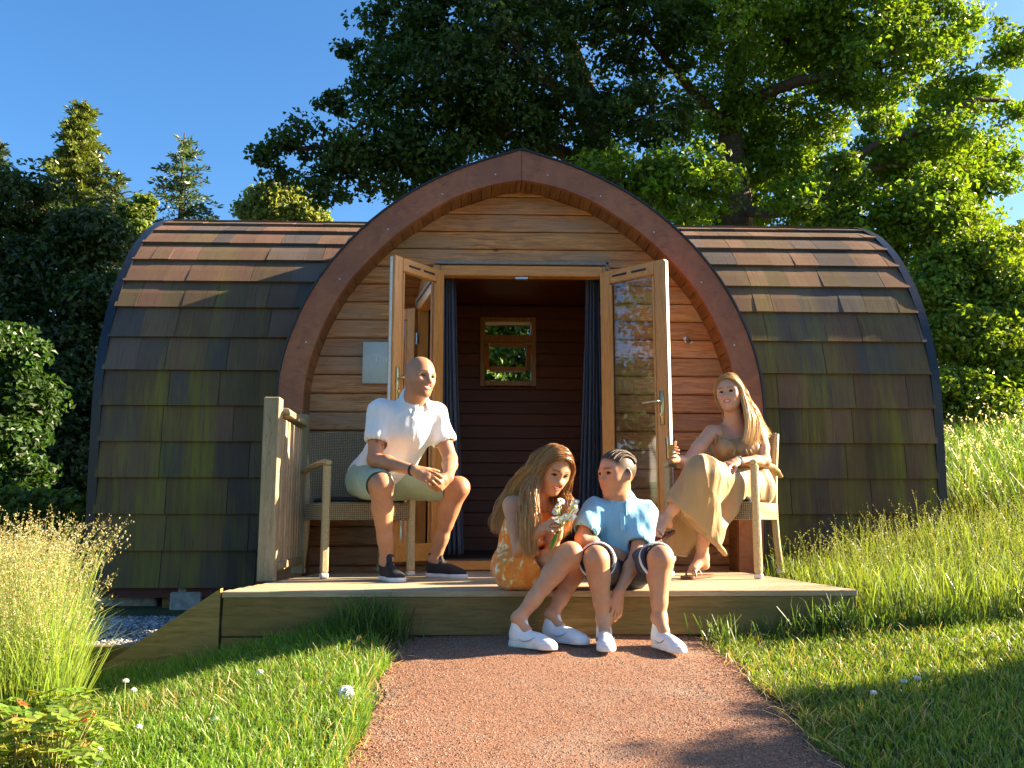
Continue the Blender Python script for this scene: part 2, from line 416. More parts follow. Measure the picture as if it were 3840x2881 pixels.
# ---- gravel bed under the left side of the pod
gb = MB(); gb.box((-2.35, 1.9, -.085), (1.9, 3.3, .05))
tag(gb.build('gravel_bed', M['path']), kind='structure')
def on_bed(n):
    return np.stack([rng.uniform(-3.25,-1.45,n), .26+rng.random(n)*1.9, np.full(n,-.055)], -1)
tag(pebbles('grey_gravel', 12000, on_bed, .014, [(.2,.22,.25),(.32,.33,.35),(.13,.14,.16),(.42,.42,.42)]), 'grey blue chippings spread below the left end of the pod', 'gravel', kind='stuff')
rb_ = MB(); rb_.box((-2.3, .215, -.13), (1.7, .05, .17), bev=.004)
tag(rb_.build('edging_board', M['fascia']), 'low brown timber edging holding back the grey gravel', 'board')
for bx_, by_, bz_, sz_, rz_, lab in ((-1.93,1.95,.01,(.2,.2,.14),.1,'pale concrete block on the gravel nearest the sloping deck board'),(-2.42,2.1,.02,(.52,.2,.1),0,'long grey concrete block in the shade under the pod')):
    cb = MB(); cb.box((0,0,0), sz_, None, bev=.01)
    cb.box((0,0,sz_[2]/2+.01), (sz_[0]*.55, sz_[1]*.8, .04), None, bev=.006)
    o = cb.build('concrete_block', M['concrete']); o.location = (bx_,by_,bz_); o.rotation_euler.z = rz_
    tag(o, lab, 'block', 'concrete footing blocks')

# ================================================================ DECK
DZ = .218
dxl = at(833,2205,0).x; dxr = at(3216,2214,0).x
deck = tag(empty('deck', (0,0,0)), 'low weathered timber deck in front of the pod doors', 'deck')
d = MB(); yb = 0.0; k = 0
while yb < 1.88:
    wd = .118; g = rng.uniform(.82, 1.08); 
    # boards run left to right; left edge splays in slightly towards the back as in the photo
    xl = dxl + .12*max(0, yb-.0); xr = dxr - .07*yb
    d.box(((xl+xr)/2, yb+wd/2, DZ-.014), (xr-xl, wd, .028), None, (g,g*.99,g*.97), .003)
    yb += wd+.006; k += 1
d.build('deck_boards', M['deck'], deck)
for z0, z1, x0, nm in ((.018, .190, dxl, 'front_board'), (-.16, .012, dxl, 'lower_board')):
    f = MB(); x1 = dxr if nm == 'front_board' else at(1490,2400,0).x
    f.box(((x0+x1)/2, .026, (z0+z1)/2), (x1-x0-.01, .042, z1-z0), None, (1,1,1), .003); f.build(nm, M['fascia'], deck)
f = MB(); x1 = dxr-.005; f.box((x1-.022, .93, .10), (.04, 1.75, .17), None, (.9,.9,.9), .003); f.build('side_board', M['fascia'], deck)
f = MB(); f.box(((dxl+dxr)/2, 1.0, .08), (dxr-dxl-.3, .06, .17), None, (.6,.6,.6)); f.box(((dxl+dxr)/2, .4, .08), (dxr-dxl-.3, .06, .17), None, (.6,.6,.6)); f.build('joist', M['fascia'], deck)
# sloping side board
sb = MB(); p1 = at(826,2208,0); p2 = at(385,2495,0)
pts = [(p1.x, p1.z), (p2.x, p2.z), (p2.x, p2.z-.10), (p1.x-.25, -.22), (p1.x, -.22)]
vs = [(x, .004, z) for x, z in pts]+[(x, .046, z) for x, z in pts]; n5 = 5
sb.add(vs, [tuple(range(5)), tuple(range(9,4,-1))]+[(i,i+5,(i+1)%5+5,(i+1)%5) for i in range(5)])
o = sb.build('sloping_board', wood('sloping_timber', (.19,.12,.035), (.32,.22,.075), (1.1,9,9), .8, stain=(.13,.12,.04)))
tag(o, 'triangular sloping timber board running down to the left of the deck', 'board')

# railing
rail = tag(empty('railing', (at(1000,2165,.72).x, .72, DZ)), 'short timber railing with square front post at the left of the deck', 'railing')
ro = Vector(rail.location)
pf = at(999,2165,.72); zt = at(1000,1492,.72).z
r1 = MB(); r1.box((0,0,(zt-DZ)/2), (.088,.088,zt-DZ), None, bev=.006); r1.build('front_post', M['post'], rail)
pb = at(1118,2120,1.47); zb = at(1110,1556,1.47).z
r2 = MB(); r2.box((pb.x-ro.x, pb.y-ro.y, (zb-DZ)/2), (.07,.07,zb-DZ), None, bev=.005); r2.build('back_post', M['post'], rail)
A = Vector((pf.x+.035, .765, 0)); B = Vector((pb.x-.0, 1.43, 0)); dv = (B-A)
zr_ = at(1045,1528,.765).z
for nm, z_, th, wd_ in (('top_rail', zr_-.02, .035, .075), ('bottom_rail', .30, .04, .05)):
    q = MB(); q.bar(A+Vector((0,0,z_))-ro, B+Vector((0,0,z_))-ro, wd_, th, bev=.004); q.build(nm, M['post'], rail)
nb = 8
for i in range(nb):
    t = (i+.5)/nb; c = A+dv*t; g = rng.uniform(.85,1.1)
    q = MB(); q.box(Vector((c.x,c.y,(zr_-.06+.27)/2))-ro, (.022,.046,zr_-.06-.27), Matrix.Rotation(math.atan2(dv.y,dv.x)-R(90),3,'Z'), (g,g,g), .003); q.build('baluster', M['slat'], rail)

# ================================================================ POD
YR, YF, YW = 1.55, 1.80, 1.85        # rim plane, facade plane, front foot of the barrel roof
outL = [(1032,2140),(1032,1530),(1042,1400),(1090,1252),(1159,1098),(1239,987),(1371,849),(1530,732),(1742,626),(1955,565)]
outR = [(2862,2140),(2862,1560),(2854,1400),(2801,1236),(2722,1082),(2616,939),(2510,833),(2351,716),(2165,631),(1957,565)]
inL = [(1132,2140),(1132,1545),(1140,1400),(1212,1209),(1297,1061),(1477,880),(1689,743),(1848,690),(1957,676)]
def curve(pts, Y):
    P = [at(x, y, Y) for x, y in pts]; return [p.z for p in P], [p.x for p in P]
zL, xL = curve(outL, YR); zR, xR = curve(outR, YR); zi, xi = curve(inL, YR)
XC = at(1956,565,YR).x; ZA = at(1956,565,YR).z
def HWo(z):     # outer half width at height z
    if z >= ZA: return 0.0
    l = XC-np.interp(z, zL, xL); r = np.interp(z, zR, xR)-XC; return float(max(0, (l+r)/2))
ZI = at(1957,676,YR).z
def HWi(z): return 0.0 if z >= ZI else float(max(0, XC-np.interp(z, zi, xi)))
# resample the arches smoothly
def arch(HW, zb_, za_, n=40):
    zs = [zb_+(za_-zb_)*math.sin(math.pi/2*i/n) for i in range(n+1)]
    w_ = np.array([HW(z) for z in zs]);
    for _ in range(3): w_[1:-1] = (w_[:-2]+2*w_[1:-1]+w_[2:])/4
    return list(zip(w_, zs))
AO = arch(HWo, -.02, ZA); AI = arch(HWi, -.02, ZI)
def full(A, dx=0): return [(XC-w_, z) for w_, z in A[:-1]]+[(XC, A[-1][1])]+[(XC+w_, z) for w_, z in A[:-1][::-1]]
FO, FI = full(AO), full(AI)
pod = tag(empty('camping_pod', (XC, 2.6, .0)), 'barrel roofed timber camping pod with arched porch and open double doors', 'cabin')
pod_loc = Vector(pod.location); PODM = Matrix.Translation(-pod_loc)
def pb_(mb, name, mat, parent=None):
    par = parent or pod
    off = pod_loc
    mb.v = [tuple(Vector(v)-off) for v in mb.v]; return mb.build(name, mat, par)
# fascia rim (two halves meeting at the apex)
rim = MB()
n_ = len(AO)-1
for sg in (-1, 1):
    vo = [(XC+sg*w_, z) for w_, z in AO]; vi = [(XC+sg*w_, z) for w_, z in AI]
    vo[-1] = (XC+sg*.0015, ZA); vi[-1] = (XC+sg*.0015, ZI)
    vs = [(x,YR,z) for x,z in vo]+[(x,YR,z) for x,z in vi]+[(x,YR+.045,z) for x,z in vo]+[(x,YR+.045,z) for x,z in vi]; m_ = len(vo)
    fs = []
    for i in range(m_-1):
        q = [(i,i+1,m_+i+1,m_+i),(2*m_+i,3*m_+i,3*m_+i+1,2*m_+i+1),(i,2*m_+i,2*m_+i+1,i+1),(m_+i,m_+i+1,3*m_+i+1,3*m_+i)]
        fs += q if sg < 0 else [f[::-1] for f in q]
    e = [(m_-1, 2*m_+m_-1, 3*m_+m_-1, 2*m_-1)]; fs += e if sg < 0 else [f[::-1] for f in e]
    rim.add(vs, fs)
pb_(rim, 'arch_rim', M['rim'])
# screws on rim
sc = MB()
for i in range(6, n_-2, 5):
    for sg in (-1,1):
        sc = MB(); w_ = (AO[i][0]*.35+AI[i][0]*.65); z_ = (AO[i][1]*.35+AI[i][1]*.65)
        sc.lathe((XC+sg*w_, YR, z_), [(0,.003),(.005,.003),(.006,0)], 8, Vector((0,-1,0)))
        pb_(sc, 'screw', M['steel'])
# black drip edge along the rim outside
def band(P0, y0, y1, off0, off1, closed=True):
    """strip following the outline P0 from y0 to y1, between offsets off0..off1 measured outward"""
    m = len(P0); nr = []
    for i in range(m):
        a = Vector(P0[max(i-1,0)]); b = Vector(P0[min(i+1,m-1)]); t = (b-a); 
        nn = Vector((-t[1], t[0])); nn.normalize(); nr.append(nn)
    vs = []
    for (yy, of) in ((y0,off0),(y0,off1),(y1,off1),(y1,off0)):
        vs += [(P0[i][0]+nr[i][0]*of, yy, P0[i][1]+nr[i][1]*of) for i in range(m)]
    fs = []
    for k in range(4):
        k2 = (k+1) % 4
        for i in range(m-1): fs.append((k*m+i, k*m+i+1, k2*m+i+1, k2*m+i))
    fs += [(0,m,2*m,3*m),(m-1,4*m-1,3*m-1,2*m-1)]
    return vs, fs
e = MB(); v_, f_ = band(FO, YR-.012, YR+.06, .001, .012); e.add(v_, f_, smooth=True); pb_(e, 'drip_edge', M['black'])
# dormer roof skin from rim back to the barrel
sk = MB(); v_, f_ = band(FO, YR+.047, 3.0, -.03, -.001); sk.add(v_, f_, (.07,.055,.045), True); pb_(sk, 'porch_roof', M['shingle'])
# soffit boards under the porch
so = MB()
for i in range(len(FI)-1):
    (x0,z0),(x1,z1) = FI[i], FI[i+1]
    L = math.hypot(x1-x0, z1-z0)
    tx, tz = (x1-x0)/L, (z1-z0)/L; nx, nz = -tz, tx
    g = rng.uniform(.8,1.1); s0, s1 = .002, L-.002
    a0 = (x0+tx*s0+nx*.004, z0+tz*s0+nz*.004); a1 = (x0+tx*s1+nx*.004, z0+tz*s1+nz*.004)
    so.add([(a0[0],YR+.047,a0[1]),(a1[0],YR+.047,a1[1]),(a1[0],YF+.06,a1[1]),(a0[0],YF+.06,a0[1]),
            (a0[0]+nx*.018,YR+.047,a0[1]+nz*.018),(a1[0]+nx*.018,YR+.047,a1[1]+nz*.018),(a1[0]+nx*.018,YF+.06,a1[1]+nz*.018),(a0[0]+nx*.018,YF+.06,a0[1]+nz*.018)],
            [(0,1,2,3),(4,7,6,5),(0,4,5,1),(3,2,6,7),(0,3,7,4),(1,5,6,2)], (g,g,g))
pb_(so, 'porch_soffit', wood('soffit_boards', (.15,.06,.02), (.30,.13,.04), (10,1,10), .6, knots=False))
# front wall of shiplap boards with the door opening
ox0 = at(1622,1200,YF).x; ox1 = at(2288,1200,YF).x; oz1 = at(1950,1003,YF).z; oz0 = at(1950,2100,YF).z
fw = MB(); z = oz1 - .127*20; 
while z < ZI:
    zt_ = z+.127
    for (sx0, sx1, hole) in ((-9, ox0, True), (ox1, 9, True), (-9, 9, False)):
        inhole = (z+.02 < oz1 and zt_ > oz0+.001 - .2)
        if hole != (z < oz1-.01): continue
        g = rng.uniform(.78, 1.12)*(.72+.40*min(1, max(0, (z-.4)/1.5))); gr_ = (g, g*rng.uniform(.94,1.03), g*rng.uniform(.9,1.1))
        if zt_ < DZ-.2: continue
        hb, ht = HWi(max(z,0))+.015, HWi(min(zt_, ZI-.001))+.015
        xb0, xt0 = max(sx0, XC-hb), max(sx0, XC-ht); xb1, xt1 = min(sx1, XC+hb), min(sx1, XC+ht)
        if xb1-xb0 < .02: continue
        if xt1 < xt0: xt0 = xt1 = (xt0+xt1)/2
        za, zc, zd = z+.004, z+.012, zt_-.004
        fr, bk = YF-.004, YF+.03
        u = .94; xm0 = xb0*u+xt0*(1-u); xm1 = xb1*u+xt1*(1-u)
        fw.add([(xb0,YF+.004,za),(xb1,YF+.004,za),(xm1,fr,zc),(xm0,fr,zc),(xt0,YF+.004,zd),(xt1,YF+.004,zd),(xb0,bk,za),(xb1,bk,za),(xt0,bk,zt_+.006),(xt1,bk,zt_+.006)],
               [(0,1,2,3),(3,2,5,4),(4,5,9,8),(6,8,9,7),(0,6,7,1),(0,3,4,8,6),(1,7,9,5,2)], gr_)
    z = zt_
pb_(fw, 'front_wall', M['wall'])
bk_ = MB()      # dark membrane behind the boards
for s0, s1, zz0, zz1 in ((XC-HWi(.6), ox0-.02, .1, 1.5),(ox1+.02, XC+HWi(.6), .1, 1.5)):
    bk_.box(((s0+s1)/2, YF+.045, (zz0+zz1)/2), (s1-s0, .02, zz1-zz0))
hh = [(x,z) for x,z in FI if z > 1.4]
for i in range(len(hh)//2):
    j = len(hh)-1-i
    if i+1 <= j-1:
        zlo, zhi = hh[i][1], hh[i+1][1]
        if zlo > oz1: bk_.box((XC, YF+.045, (zlo+zhi)/2), (hh[j][0]-hh[i][0], .02, zhi-zlo))
        else:
            for s0, s1 in ((hh[i][0], ox0), (ox1, hh[j][0])): bk_.box(((s0+s1)/2, YF+.045, (zlo+min(zhi,oz1+.0))/2), (s1-s0, .02, abs(min(zhi,oz1)-zlo)+.001))
pb_(bk_, 'wall_backing', M['inner'])

# ---- barrel roof (two wings)
XL0 = at(335,2205,YW).x; XR0 = at(3535,2080,YW).x
YC = YW+1.34; ZRI = at(1000,838,YC).z; KW = 1.34/HWo(.3)
ZB = at(330,2205,YW).z
def prof(n=60):
    P = []
    for w_, z in arch(HWo, 0, ZA, n): P.append((YC-w_*KW, ZB+(ZRI-ZB)*z/ZA))
    return P
PR = prof(); sl = [0]
for i in range(1, len(PR)): sl.append(sl[-1]+math.hypot(PR[i][0]-PR[i-1][0], PR[i][1]-PR[i-1][1]))
def ps(s):
    s = max(0, min(sl[-1], s)); return np.interp(s, sl, [p[0] for p in PR]), np.interp(s, sl, [p[1] for p in PR])
def pn(s):
    y0,z0 = ps(s-.03); y1,z1 = ps(s+.03); L = math.hypot(y1-y0,z1-z0) or 1; return -(z1-z0)/L, (y1-y0)/L
NROW = 15; rowh = sl[-1]/NROW
wx0, wx1 = at(1795,1320,3.9).x-.06, at(2015,1320,3.9).x+.06; wz0, wz1 = at(1900,1455,3.9).z-.08, at(1900,1185,3.9).z+.05
shc = [(.17,.105,.066),(.19,.11,.07),(.13,.098,.078),(.16,.105,.064),(.205,.118,.076),(.105,.088,.08),(.155,.11,.06),(.19,.11,.074)]
def roof(side, name):
    mb = MB()
    for r_ in range(NROW):
        s0, s1 = r_*rowh, (r_+1)*rowh+.012
        x = XL0; seam = rng.uniform(.1,.4); cc = shc[rng.integers(len(shc))]
        while x < XR0-.001:
            wd = rng.uniform(.12,.30); x1 = min(XR0, x+wd); cc = shc[rng.integers(len(shc))]; g = rng.uniform(.8,1.15); cc = tuple(c*g for c in cc)
            seam -= wd; gap = 0.0
            if seam < 0: gap = .004; seam = rng.uniform(.28,.55)
            lift = rng.uniform(.023,.028)
            rows = []; zz = []
            for q in (0, .5, 1):
                s = s0+(s1-s0)*q; y, z = ps(s); ny, nz = pn(s); of = lift*(1-q)+.002*q
                if side > 0: y = 2*YC-y; ny = -ny
                rows.append((y+ny*of, z+nz*of)); zz.append(z)
            yb, zb2 = ps(s0); ny, nz = pn(s0)
            if side > 0: yb = 2*YC-yb; ny = -ny
            rows.insert(0, (yb+ny*-.002, zb2+nz*-.002)); zz.insert(0, zz[0])
            xa, xb = x, x1-gap
            ok = True
            if side < 0:
                A_ = []; B_ = []
                for z in zz:
                    h = HWo(z)-.02; lo, hi = XC-h, XC+h
                    if (xa+xb)/2 < XC: A_.append(min(xa, lo)); B_.append(min(xb, lo))
                    else: A_.append(max(xa, hi)); B_.append(max(xb, hi))
                if max(b-a for a, b in zip(A_,B_)) < .003: ok = False
            else:
                A_ = [xa]*4; B_ = [xb]*4
                if zz[0] < wz1 and zz[-1] > wz0 and xb > wx0 and xa < wx1: ok = False
            if ok:
                vs = []
                for (yy, z), a, b in zip(rows, A_, B_): vs += [(a,yy,z),(b,yy,z)]
                fs = [(0,1,3,2),(2,3,5,4),(4,5,7,6),(0,2,4,6),(1,7,5,3)] if side < 0 else [(1,0,2,3),(3,2,4,5),(5,4,6,7),(0,6,4,2),(1,3,5,7)]
                mb.add(vs, fs, cc)
            x = x1
    return pb_(mb, name, M['shingle'])
roof(-1, 'front_roof'); roof(1, 'back_roof')
# ridge capping
rc_ = MB(); x = XL0
while x < XR0:
    x1 = min(XR0, x+.25); g = rng.uniform(.8,1.2)
    rc_.add([(x,YC-.10,ZRI-.022),(x1,YC-.10,ZRI-.022),(x,YC,ZRI+.016),(x1,YC,ZRI+.014),(x,YC+.10,ZRI-.022),(x1,YC+.10,ZRI-.022)],[(0,1,3,2),(2,3,5,4)],(.11*g,.08*g,.07*g)); x = x1+.003
pb_(rc_, 'ridge_tiles', M['shingle'])
# roof deck lining (keeps light out), end gables, flashings, floor beam
PF = [(y,z) for y,z in PR]+[(2*YC-y,z) for y,z in PR[::-1]]
for xe, sg in ((XL0,-1),(XR0,1)):
    g_ = MB(); m_ = len(PF); xx = xe-sg*.06
    g_.add([(xx,y,z) for y,z in PF]+[(xx-sg*.03,y,z) for y,z in PF],[tuple(range(m_))[::sg],tuple(range(m_,2*m_))[::-sg]]); pb_(g_, 'end_wall', M['wall'])
    fl = MB()
    o1 = []
    for i in range(m_):
        a = PF[max(i-1,0)]; b = PF[min(i+1,m_-1)]; t = Vector((b[0]-a[0], b[1]-a[1])).normalized(); o1.append((-t[1], t[0]))
    vs = []
    for (xx, of) in ((xe-sg*.015,.004),(xe-sg*.015,.022),(xe+sg*.045,.022),(xe+sg*.045,-.09)):
        vs += [(xx, PF[i][0]+o1[i][0]*of, PF[i][1]+o1[i][1]*of) for i in range(m_)]
    fs = [(k*m_+i,k*m_+i+1,(k+1)*m_+i+1,(k+1)*m_+i) for k in range(3) for i in range(m_-1)]
    fs += [(3*m_+i,3*m_+i+1,i+1,i) for i in range(m_-1)]
    fl.add(vs, fs, smooth=False); pb_(fl, 'edge_flashing', M['black'])
ln = MB()
for side in (-1,1):
    for i in range(len(PR)-1):
        (y0,z0),(y1,z1) = PR[i],PR[i+1]
        n0 = pn(sl[i]); n1 = pn(sl[i+1]); of = -.035
        if side < 0: segs = [(XL0+.02, XC-HWo(z0)+.02, XC-HWo(z1)+.02),(XC+HWo(z0)-.02, XR0-.02, None)]
        a0 = (y0+n0[0]*of, z0+n0[1]*of); a1 = (y1+n1[0]*of, z1+n1[1]*of)
        if side > 0:
            a0 = (2*YC-a0[0], a0[1]); a1 = (2*YC-a1[0], a1[1])
            sp = [(XL0+.02,wx0),(wx1,XR0-.02)] if (z1 > wz0 and z0 < wz1) else [(XL0+.02,XR0-.02)]
            for p,q in sp: ln.add([(p,a0[0],a0[1]),(q,a0[0],a0[1]),(q,a1[0],a1[1]),(p,a1[0],a1[1])],[(0,1,2,3)])
        else:
            for p0,p1,q0,q1 in ((XL0+.02,XL0+.02,XC-HWo(z0)+.03,XC-HWo(z1)+.03),(XC+HWo(z0)-.03,XC+HWo(z1)-.03,XR0-.02,XR0-.02)):
                if q0 > p0: ln.add([(p0,a0[0],a0[1]),(q0,a0[0],a0[1]),(q1,a1[0],a1[1]),(p1,a1[0],a1[1])],[(0,1,2,3)])
pb_(ln, 'inner_lining', M['inner'])
bm_ = MB(); bm_.box(((XL0+XR0)/2, YW+.06, ZB-.03), (XR0-XL0-.1,.08,.07)); bm_.box(((XL0+XR0)/2, YC, ZB-.02), (XR0-XL0-.12,2.4,.04)); pb_(bm_, 'floor_beam', M['redbeam'])
for x_ in (-2.05,-1.1,-2.9): pr_ = MB(); pr_.box((x_, YW+.12, -.0), (.09,.09,.13)); pb_(pr_, 'timber_prop', M['fascia'])
# interior
YB = 3.80
it = MB(); it.box((XC, (YF+YB)/2+.05, oz0-.02), (2.7, YB-YF-.05, .05)); pb_(it, 'floor', M['floor'])
iw = MB(); z = oz0; 
while z < 2.50:
    z1_ = min(z+.11, 2.50)
    segs = [(XC-1.35, XC+1.35)]
    wa0, wa1, wb0, wb1 = at(1800,1320,YB).x, at(2010,1320,YB).x, at(1900,1450,YB).z, at(1900,1192,YB).z
    def put(a,b,c0,c1):
        if b-a > .005 and c1-c0 > .003: g = rng.uniform(.8,1.1); iw.box(((a+b)/2, YB+.02, (c0+c1)/2), (b-a,.03,c1-c0-.004), None, (g,g,g), .003)
    if z1_ <= wb0 or z >= wb1: put(XC-1.35, XC+1.35, z, z1_)
    else:
        put(XC-1.35, wa0, z, z1_); put(wa1, XC+1.35, z, z1_)
        if z < wb0: put(wa0, wa1, z, wb0)
        if z1_ > wb1: put(wa0, wa1, wb1, z1_)
    z = z1_
for sx in (XC-1.36, XC+1.36):
    z = oz0
    while z < 2.38:
        g = rng.uniform(.8,1.1); hwz = KW*HWo(min(ZA-.01, max(.01,(z+.12-ZB)/(ZRI-ZB)*ZA)))-.09
        ya_, yb_2 = max(YF+.05, YC-hwz), min(YB, YC+hwz)
        if yb_2 > ya_: iw.box((sx, (ya_+yb_2)/2, z+.054), (.03, yb_2-ya_, .104), None, (g,g,g), .003)
        z += .11
iw.box((XC, (2.62+YB)/2, 2.515), (2.0, YB-2.62, .025)); iw.box((XC, (YF+.03+2.62)/2, 2.40), (1.3, 2.62-YF-.03, .02))
pb_(iw, 'interior_wall', M['inner'])
ib = MB(); ib.box((XC, YB+.06, (oz0+wb0)/2), (2.6,.02,wb0-oz0-.01)); ib.box(((XC-1.3+wa0)/2, YB+.06, (wb0+2.5)/2), (wa0-XC+1.3-.01,.02,2.5-wb0)); ib.box(((XC+1.3+wa1)/2, YB+.06, (wb0+2.5)/2), (XC+1.3-wa1-.01,.02,2.5-wb0)); ib.box(((wa0+wa1)/2, YB+.06, (wb1+2.52)/2), (wa1-wa0+.02,.02,2.52-wb1-.005))
pb_(ib, 'wall_backing', M['inner'])
# back window
def rel(p): return Vector(p)-pod_loc
wf = MB(); t_ = .045; wcx = (wa0+wa1)/2
wf.box((wa0+t_/2, YB+.04, (wb0+wb1)/2), (t_,.14,wb1-wb0-.0), bev=.004); wf.box((wa1-t_/2, YB+.04, (wb0+wb1)/2), (t_,.14,wb1-wb0), bev=.004)
wf.box((wcx, YB+.04, wb1-t_/2), (wa1-wa0-2*t_-.002,.14,t_), bev=.004); wf.box((wcx, YB+.03, wb0+t_/2), (wa1-wa0-2*t_-.002,.18,t_), bev=.004)
zt2 = at(1900,1270,YB).z; wf.box((wcx, YB+.04, zt2), (wa1-wa0-2*t_-.002,.08,.07), bev=.004)
win = pb_(wf, 'window', M['oak'])
aw = MB(); za1, za0 = at(1900,1288,YB).z, at(1900,1372,YB).z; yo0, yo1 = YB+.06, YB+.20
for xx in (wa0+t_+.02, wa1-t_-.02): aw.bar((xx,yo0,za1),(xx,yo1,za0),.04,.035)
aw.box((wcx,yo0,za1),(wa1-wa0-2*t_-.085,.035,.04)); aw.box((wcx,yo1,za0),(wa1-wa0-2*t_-.085,.035,.045))
o = pb_(aw, 'sash', M['oak']); o.parent = win
gp = MB(); hw_ = (wa1-wa0)/2-t_-.03
gp.add([(wcx-hw_,yo0,za1),(wcx+hw_,yo0,za1),(wcx+hw_,yo1,za0),(wcx-hw_,yo1,za0)],[(0,1,2,3)]); gp.add([(wa0+t_,YB+.05,zt2+.035),(wa1-t_,YB+.05,zt2+.035),(wa1-t_,YB+.05,wb1-t_),(wa0+t_,YB+.05,wb1-t_)],[(0,1,2,3)])
o = pb_(gp, 'pane', M['glass']); o.parent = win
rv = MB()      # deep reveal through the curved roof
for xx in (wx0, wx1): rv.box((xx, YB+.22, (wz0+wz1)/2), (.02,.36,wz1-wz0))
for z_ in (wz0, wz1): rv.box(((wx0+wx1)/2, YB+.22, z_), (wx1-wx0,.36,.02))
o = pb_(rv, 'reveal', M['oak']); o.parent = win

# door frame, sill, drip bar
ow = .05
for fx_ in (ox0+ow/2, ox1-ow/2): fr = MB(); fr.box((fx_, YF-.005, (oz1+oz0)/2), (ow,.09,oz1-oz0), bev=.004); pb_(fr, 'door_jamb', M['oak'])
hd = MB(); hd.box(((ox0+ox1)/2, YF-.005, oz1-.038), (ox1-ox0-2*ow-.002,.088,.072), bev=.004); pb_(hd, 'door_head', M['oakh'])
hk = MB(); hk.box((at(1955,1038,YF).x, YF-.02, oz1-.085), (.09,.03,.018), bev=.003); pb_(hk, 'latch_keep', M['steel'])
sl_ = MB(); sl_.box(((ox0+ox1)/2, YF-.03, DZ+.035), (ox1-ox0-2*ow,.14,.06), bev=.006); pb_(sl_, 'door_sill', M['oakh'])
db = MB(); a_p, b_p = at(1632,1000,YF-.05), at(2282,1008,YF-.05)
db.box(((a_p.x+b_p.x)/2, YF-.035, oz1+.016), (b_p.x-a_p.x,.055,.022), bev=.003); db.box((b_p.x-.01, YF-.04, oz1-.0), (.02,.045,.06), bev=.003); pb_(db, 'drip_bar', plain('weathered_drip_bar', (.20,.19,.19), .5))

def door(name, hinge, free, z0, z1, handle_z, sgn):
    """leaf from the hinge to the free edge; sgn -1 hinged on the left"""
    hx, fx = Vector(hinge), Vector(free); L = (fx-hx).length; ux = (fx-hx)/L; n = Vector((ux.y, -ux.x, 0))
    if n.y > 0: n = -n
    rot = Matrix((ux, n, Vector((0,0,1)))).transposed(); 
    if rot.determinant() < 0: rot = Matrix((ux, -n, Vector((0,0,1)))).transposed()
    def W(u, v, z): return hx + ux*u + n*v + Vector((0,0,z))
    st, th = .078, .05
    stl = MB()
    for u in (st/2, L-st/2): stl.box(W(u,0,(z0+z1)/2), (st,th,z1-z0), rot, bev=.004)
    for u in (st+.008, L-st-.008):
        stl.box(W(u,.018,(z0+z1)/2), (.016,.02,z1-z0-.2), rot, bev=.003)
    d_ = pb_(stl, name, M['oak'])
    for zr2, hr2 in ((z1-.045,.09),(z0+.055,.11)):
        rl = MB(); rl.box(W(L/2,0,zr2), (L-2*st-.001,th,hr2), rot, bev=.004); o = pb_(rl, 'door_rail', M['oakh']); o.parent = d_
    for q in (.32,.62): vt = MB(); vt.box(W(L*q,.027,z1-.045), (L*.22,.006,.012), rot); o = pb_(vt, 'trickle_vent', M['rubber']); o.parent = d_
    g1 = MB(); a, b = st+.001, L-st-.001
    for v in (.006,-.006):
        g1.add([W(a,v,z0+.11),W(b,v,z0+.11),W(b,v,z1-.09),W(a,v,z1-.09)],[(0,1,2,3)])
    o = pb_(g1, 'glass', M['glass']); o.parent = d_
    gk = MB()
    for u in (a+.004,b-.004): gk.box(W(u,0,(z0+z1)/2), (.008,.03,z1-z0-.2), rot)
    o = pb_(gk, 'gasket', M['rubber']); o.parent = d_
    ws = MB(); ws.box(W(L+.004,0,(z0+z1)/2), (.004,.018 if sgn < 0 else .03,z1-z0-.02), rot); o = pb_(ws, 'edge_seal', M['whitestrip']); o.parent = d_
    hp = MB(); hp.box(W(L-st/2,.03,handle_z), (.028,.012,.22), rot, bev=.003)
    hp.tube([W(L-st/2,.03,handle_z+.04),W(L-st/2,.075,handle_z+.04),W(L-st/2-.11,.08,handle_z+.035)], .008, 8)
    hp.lathe(W(L-st/2,.033,handle_z-.045), [(.009,0),(.009,.012),(0,.012)], 10, n)
    o = pb_(hp, 'handle', M['brass']); o.parent = d_
    for z_ in (z0+.25,z1-.25,(z0+z1)/2): hg = MB(); hg.tube([W(-.006,.0,z_-.045),W(-.006,.0,z_+.045)], .011, 8); o = pb_(hg, 'hinge', M['steel']); o.parent = d_
    return d_
dz0, dz1 = DZ+.07, oz1-.055
h1 = at(1652,1400,YF-.06); f1 = at(1462,1400,YF-.44)
h2 = at(2262,1400,YF-.06); f2 = at(2508,1400,YF-.41)
door('left_door', (h1.x,h1.y,0), (f1.x,f1.y,0), dz0, dz1, at(1480,1440,YF-.44).z, -1)
door('right_door', (h2.x,h2.y,0), (f2.x,f2.y,0), dz0, dz1, at(2460,1530,YF-.4).z, 1)
# coat hook
ch = MB(); p = at(2573,1275,YF); p.y = YF-.012
ch.box(p, (.03,.008,.05), None, bev=.003)
ch.tube([p+Vector((0,-.004,.01)),p+Vector((0,-.03,0)),p+Vector((-.012,-.045,-.02)),p+Vector((-.028,-.05,-.012)),p+Vector((-.036,-.05,.004))], .005, 6)
ch.tube([p+Vector((0,-.004,-.01)),p+Vector((0,-.03,-.03)),p+Vector((.016,-.045,-.035)),p+Vector((.03,-.05,-.02))], .005, 6)
ch.v = [tuple(Vector(v)-p) for v in ch.v]; o = ch.build('coat_hook', M['steel']); o.location = p; tag(o, 'small silver double coat hook on the boards right of the doors', 'hook')
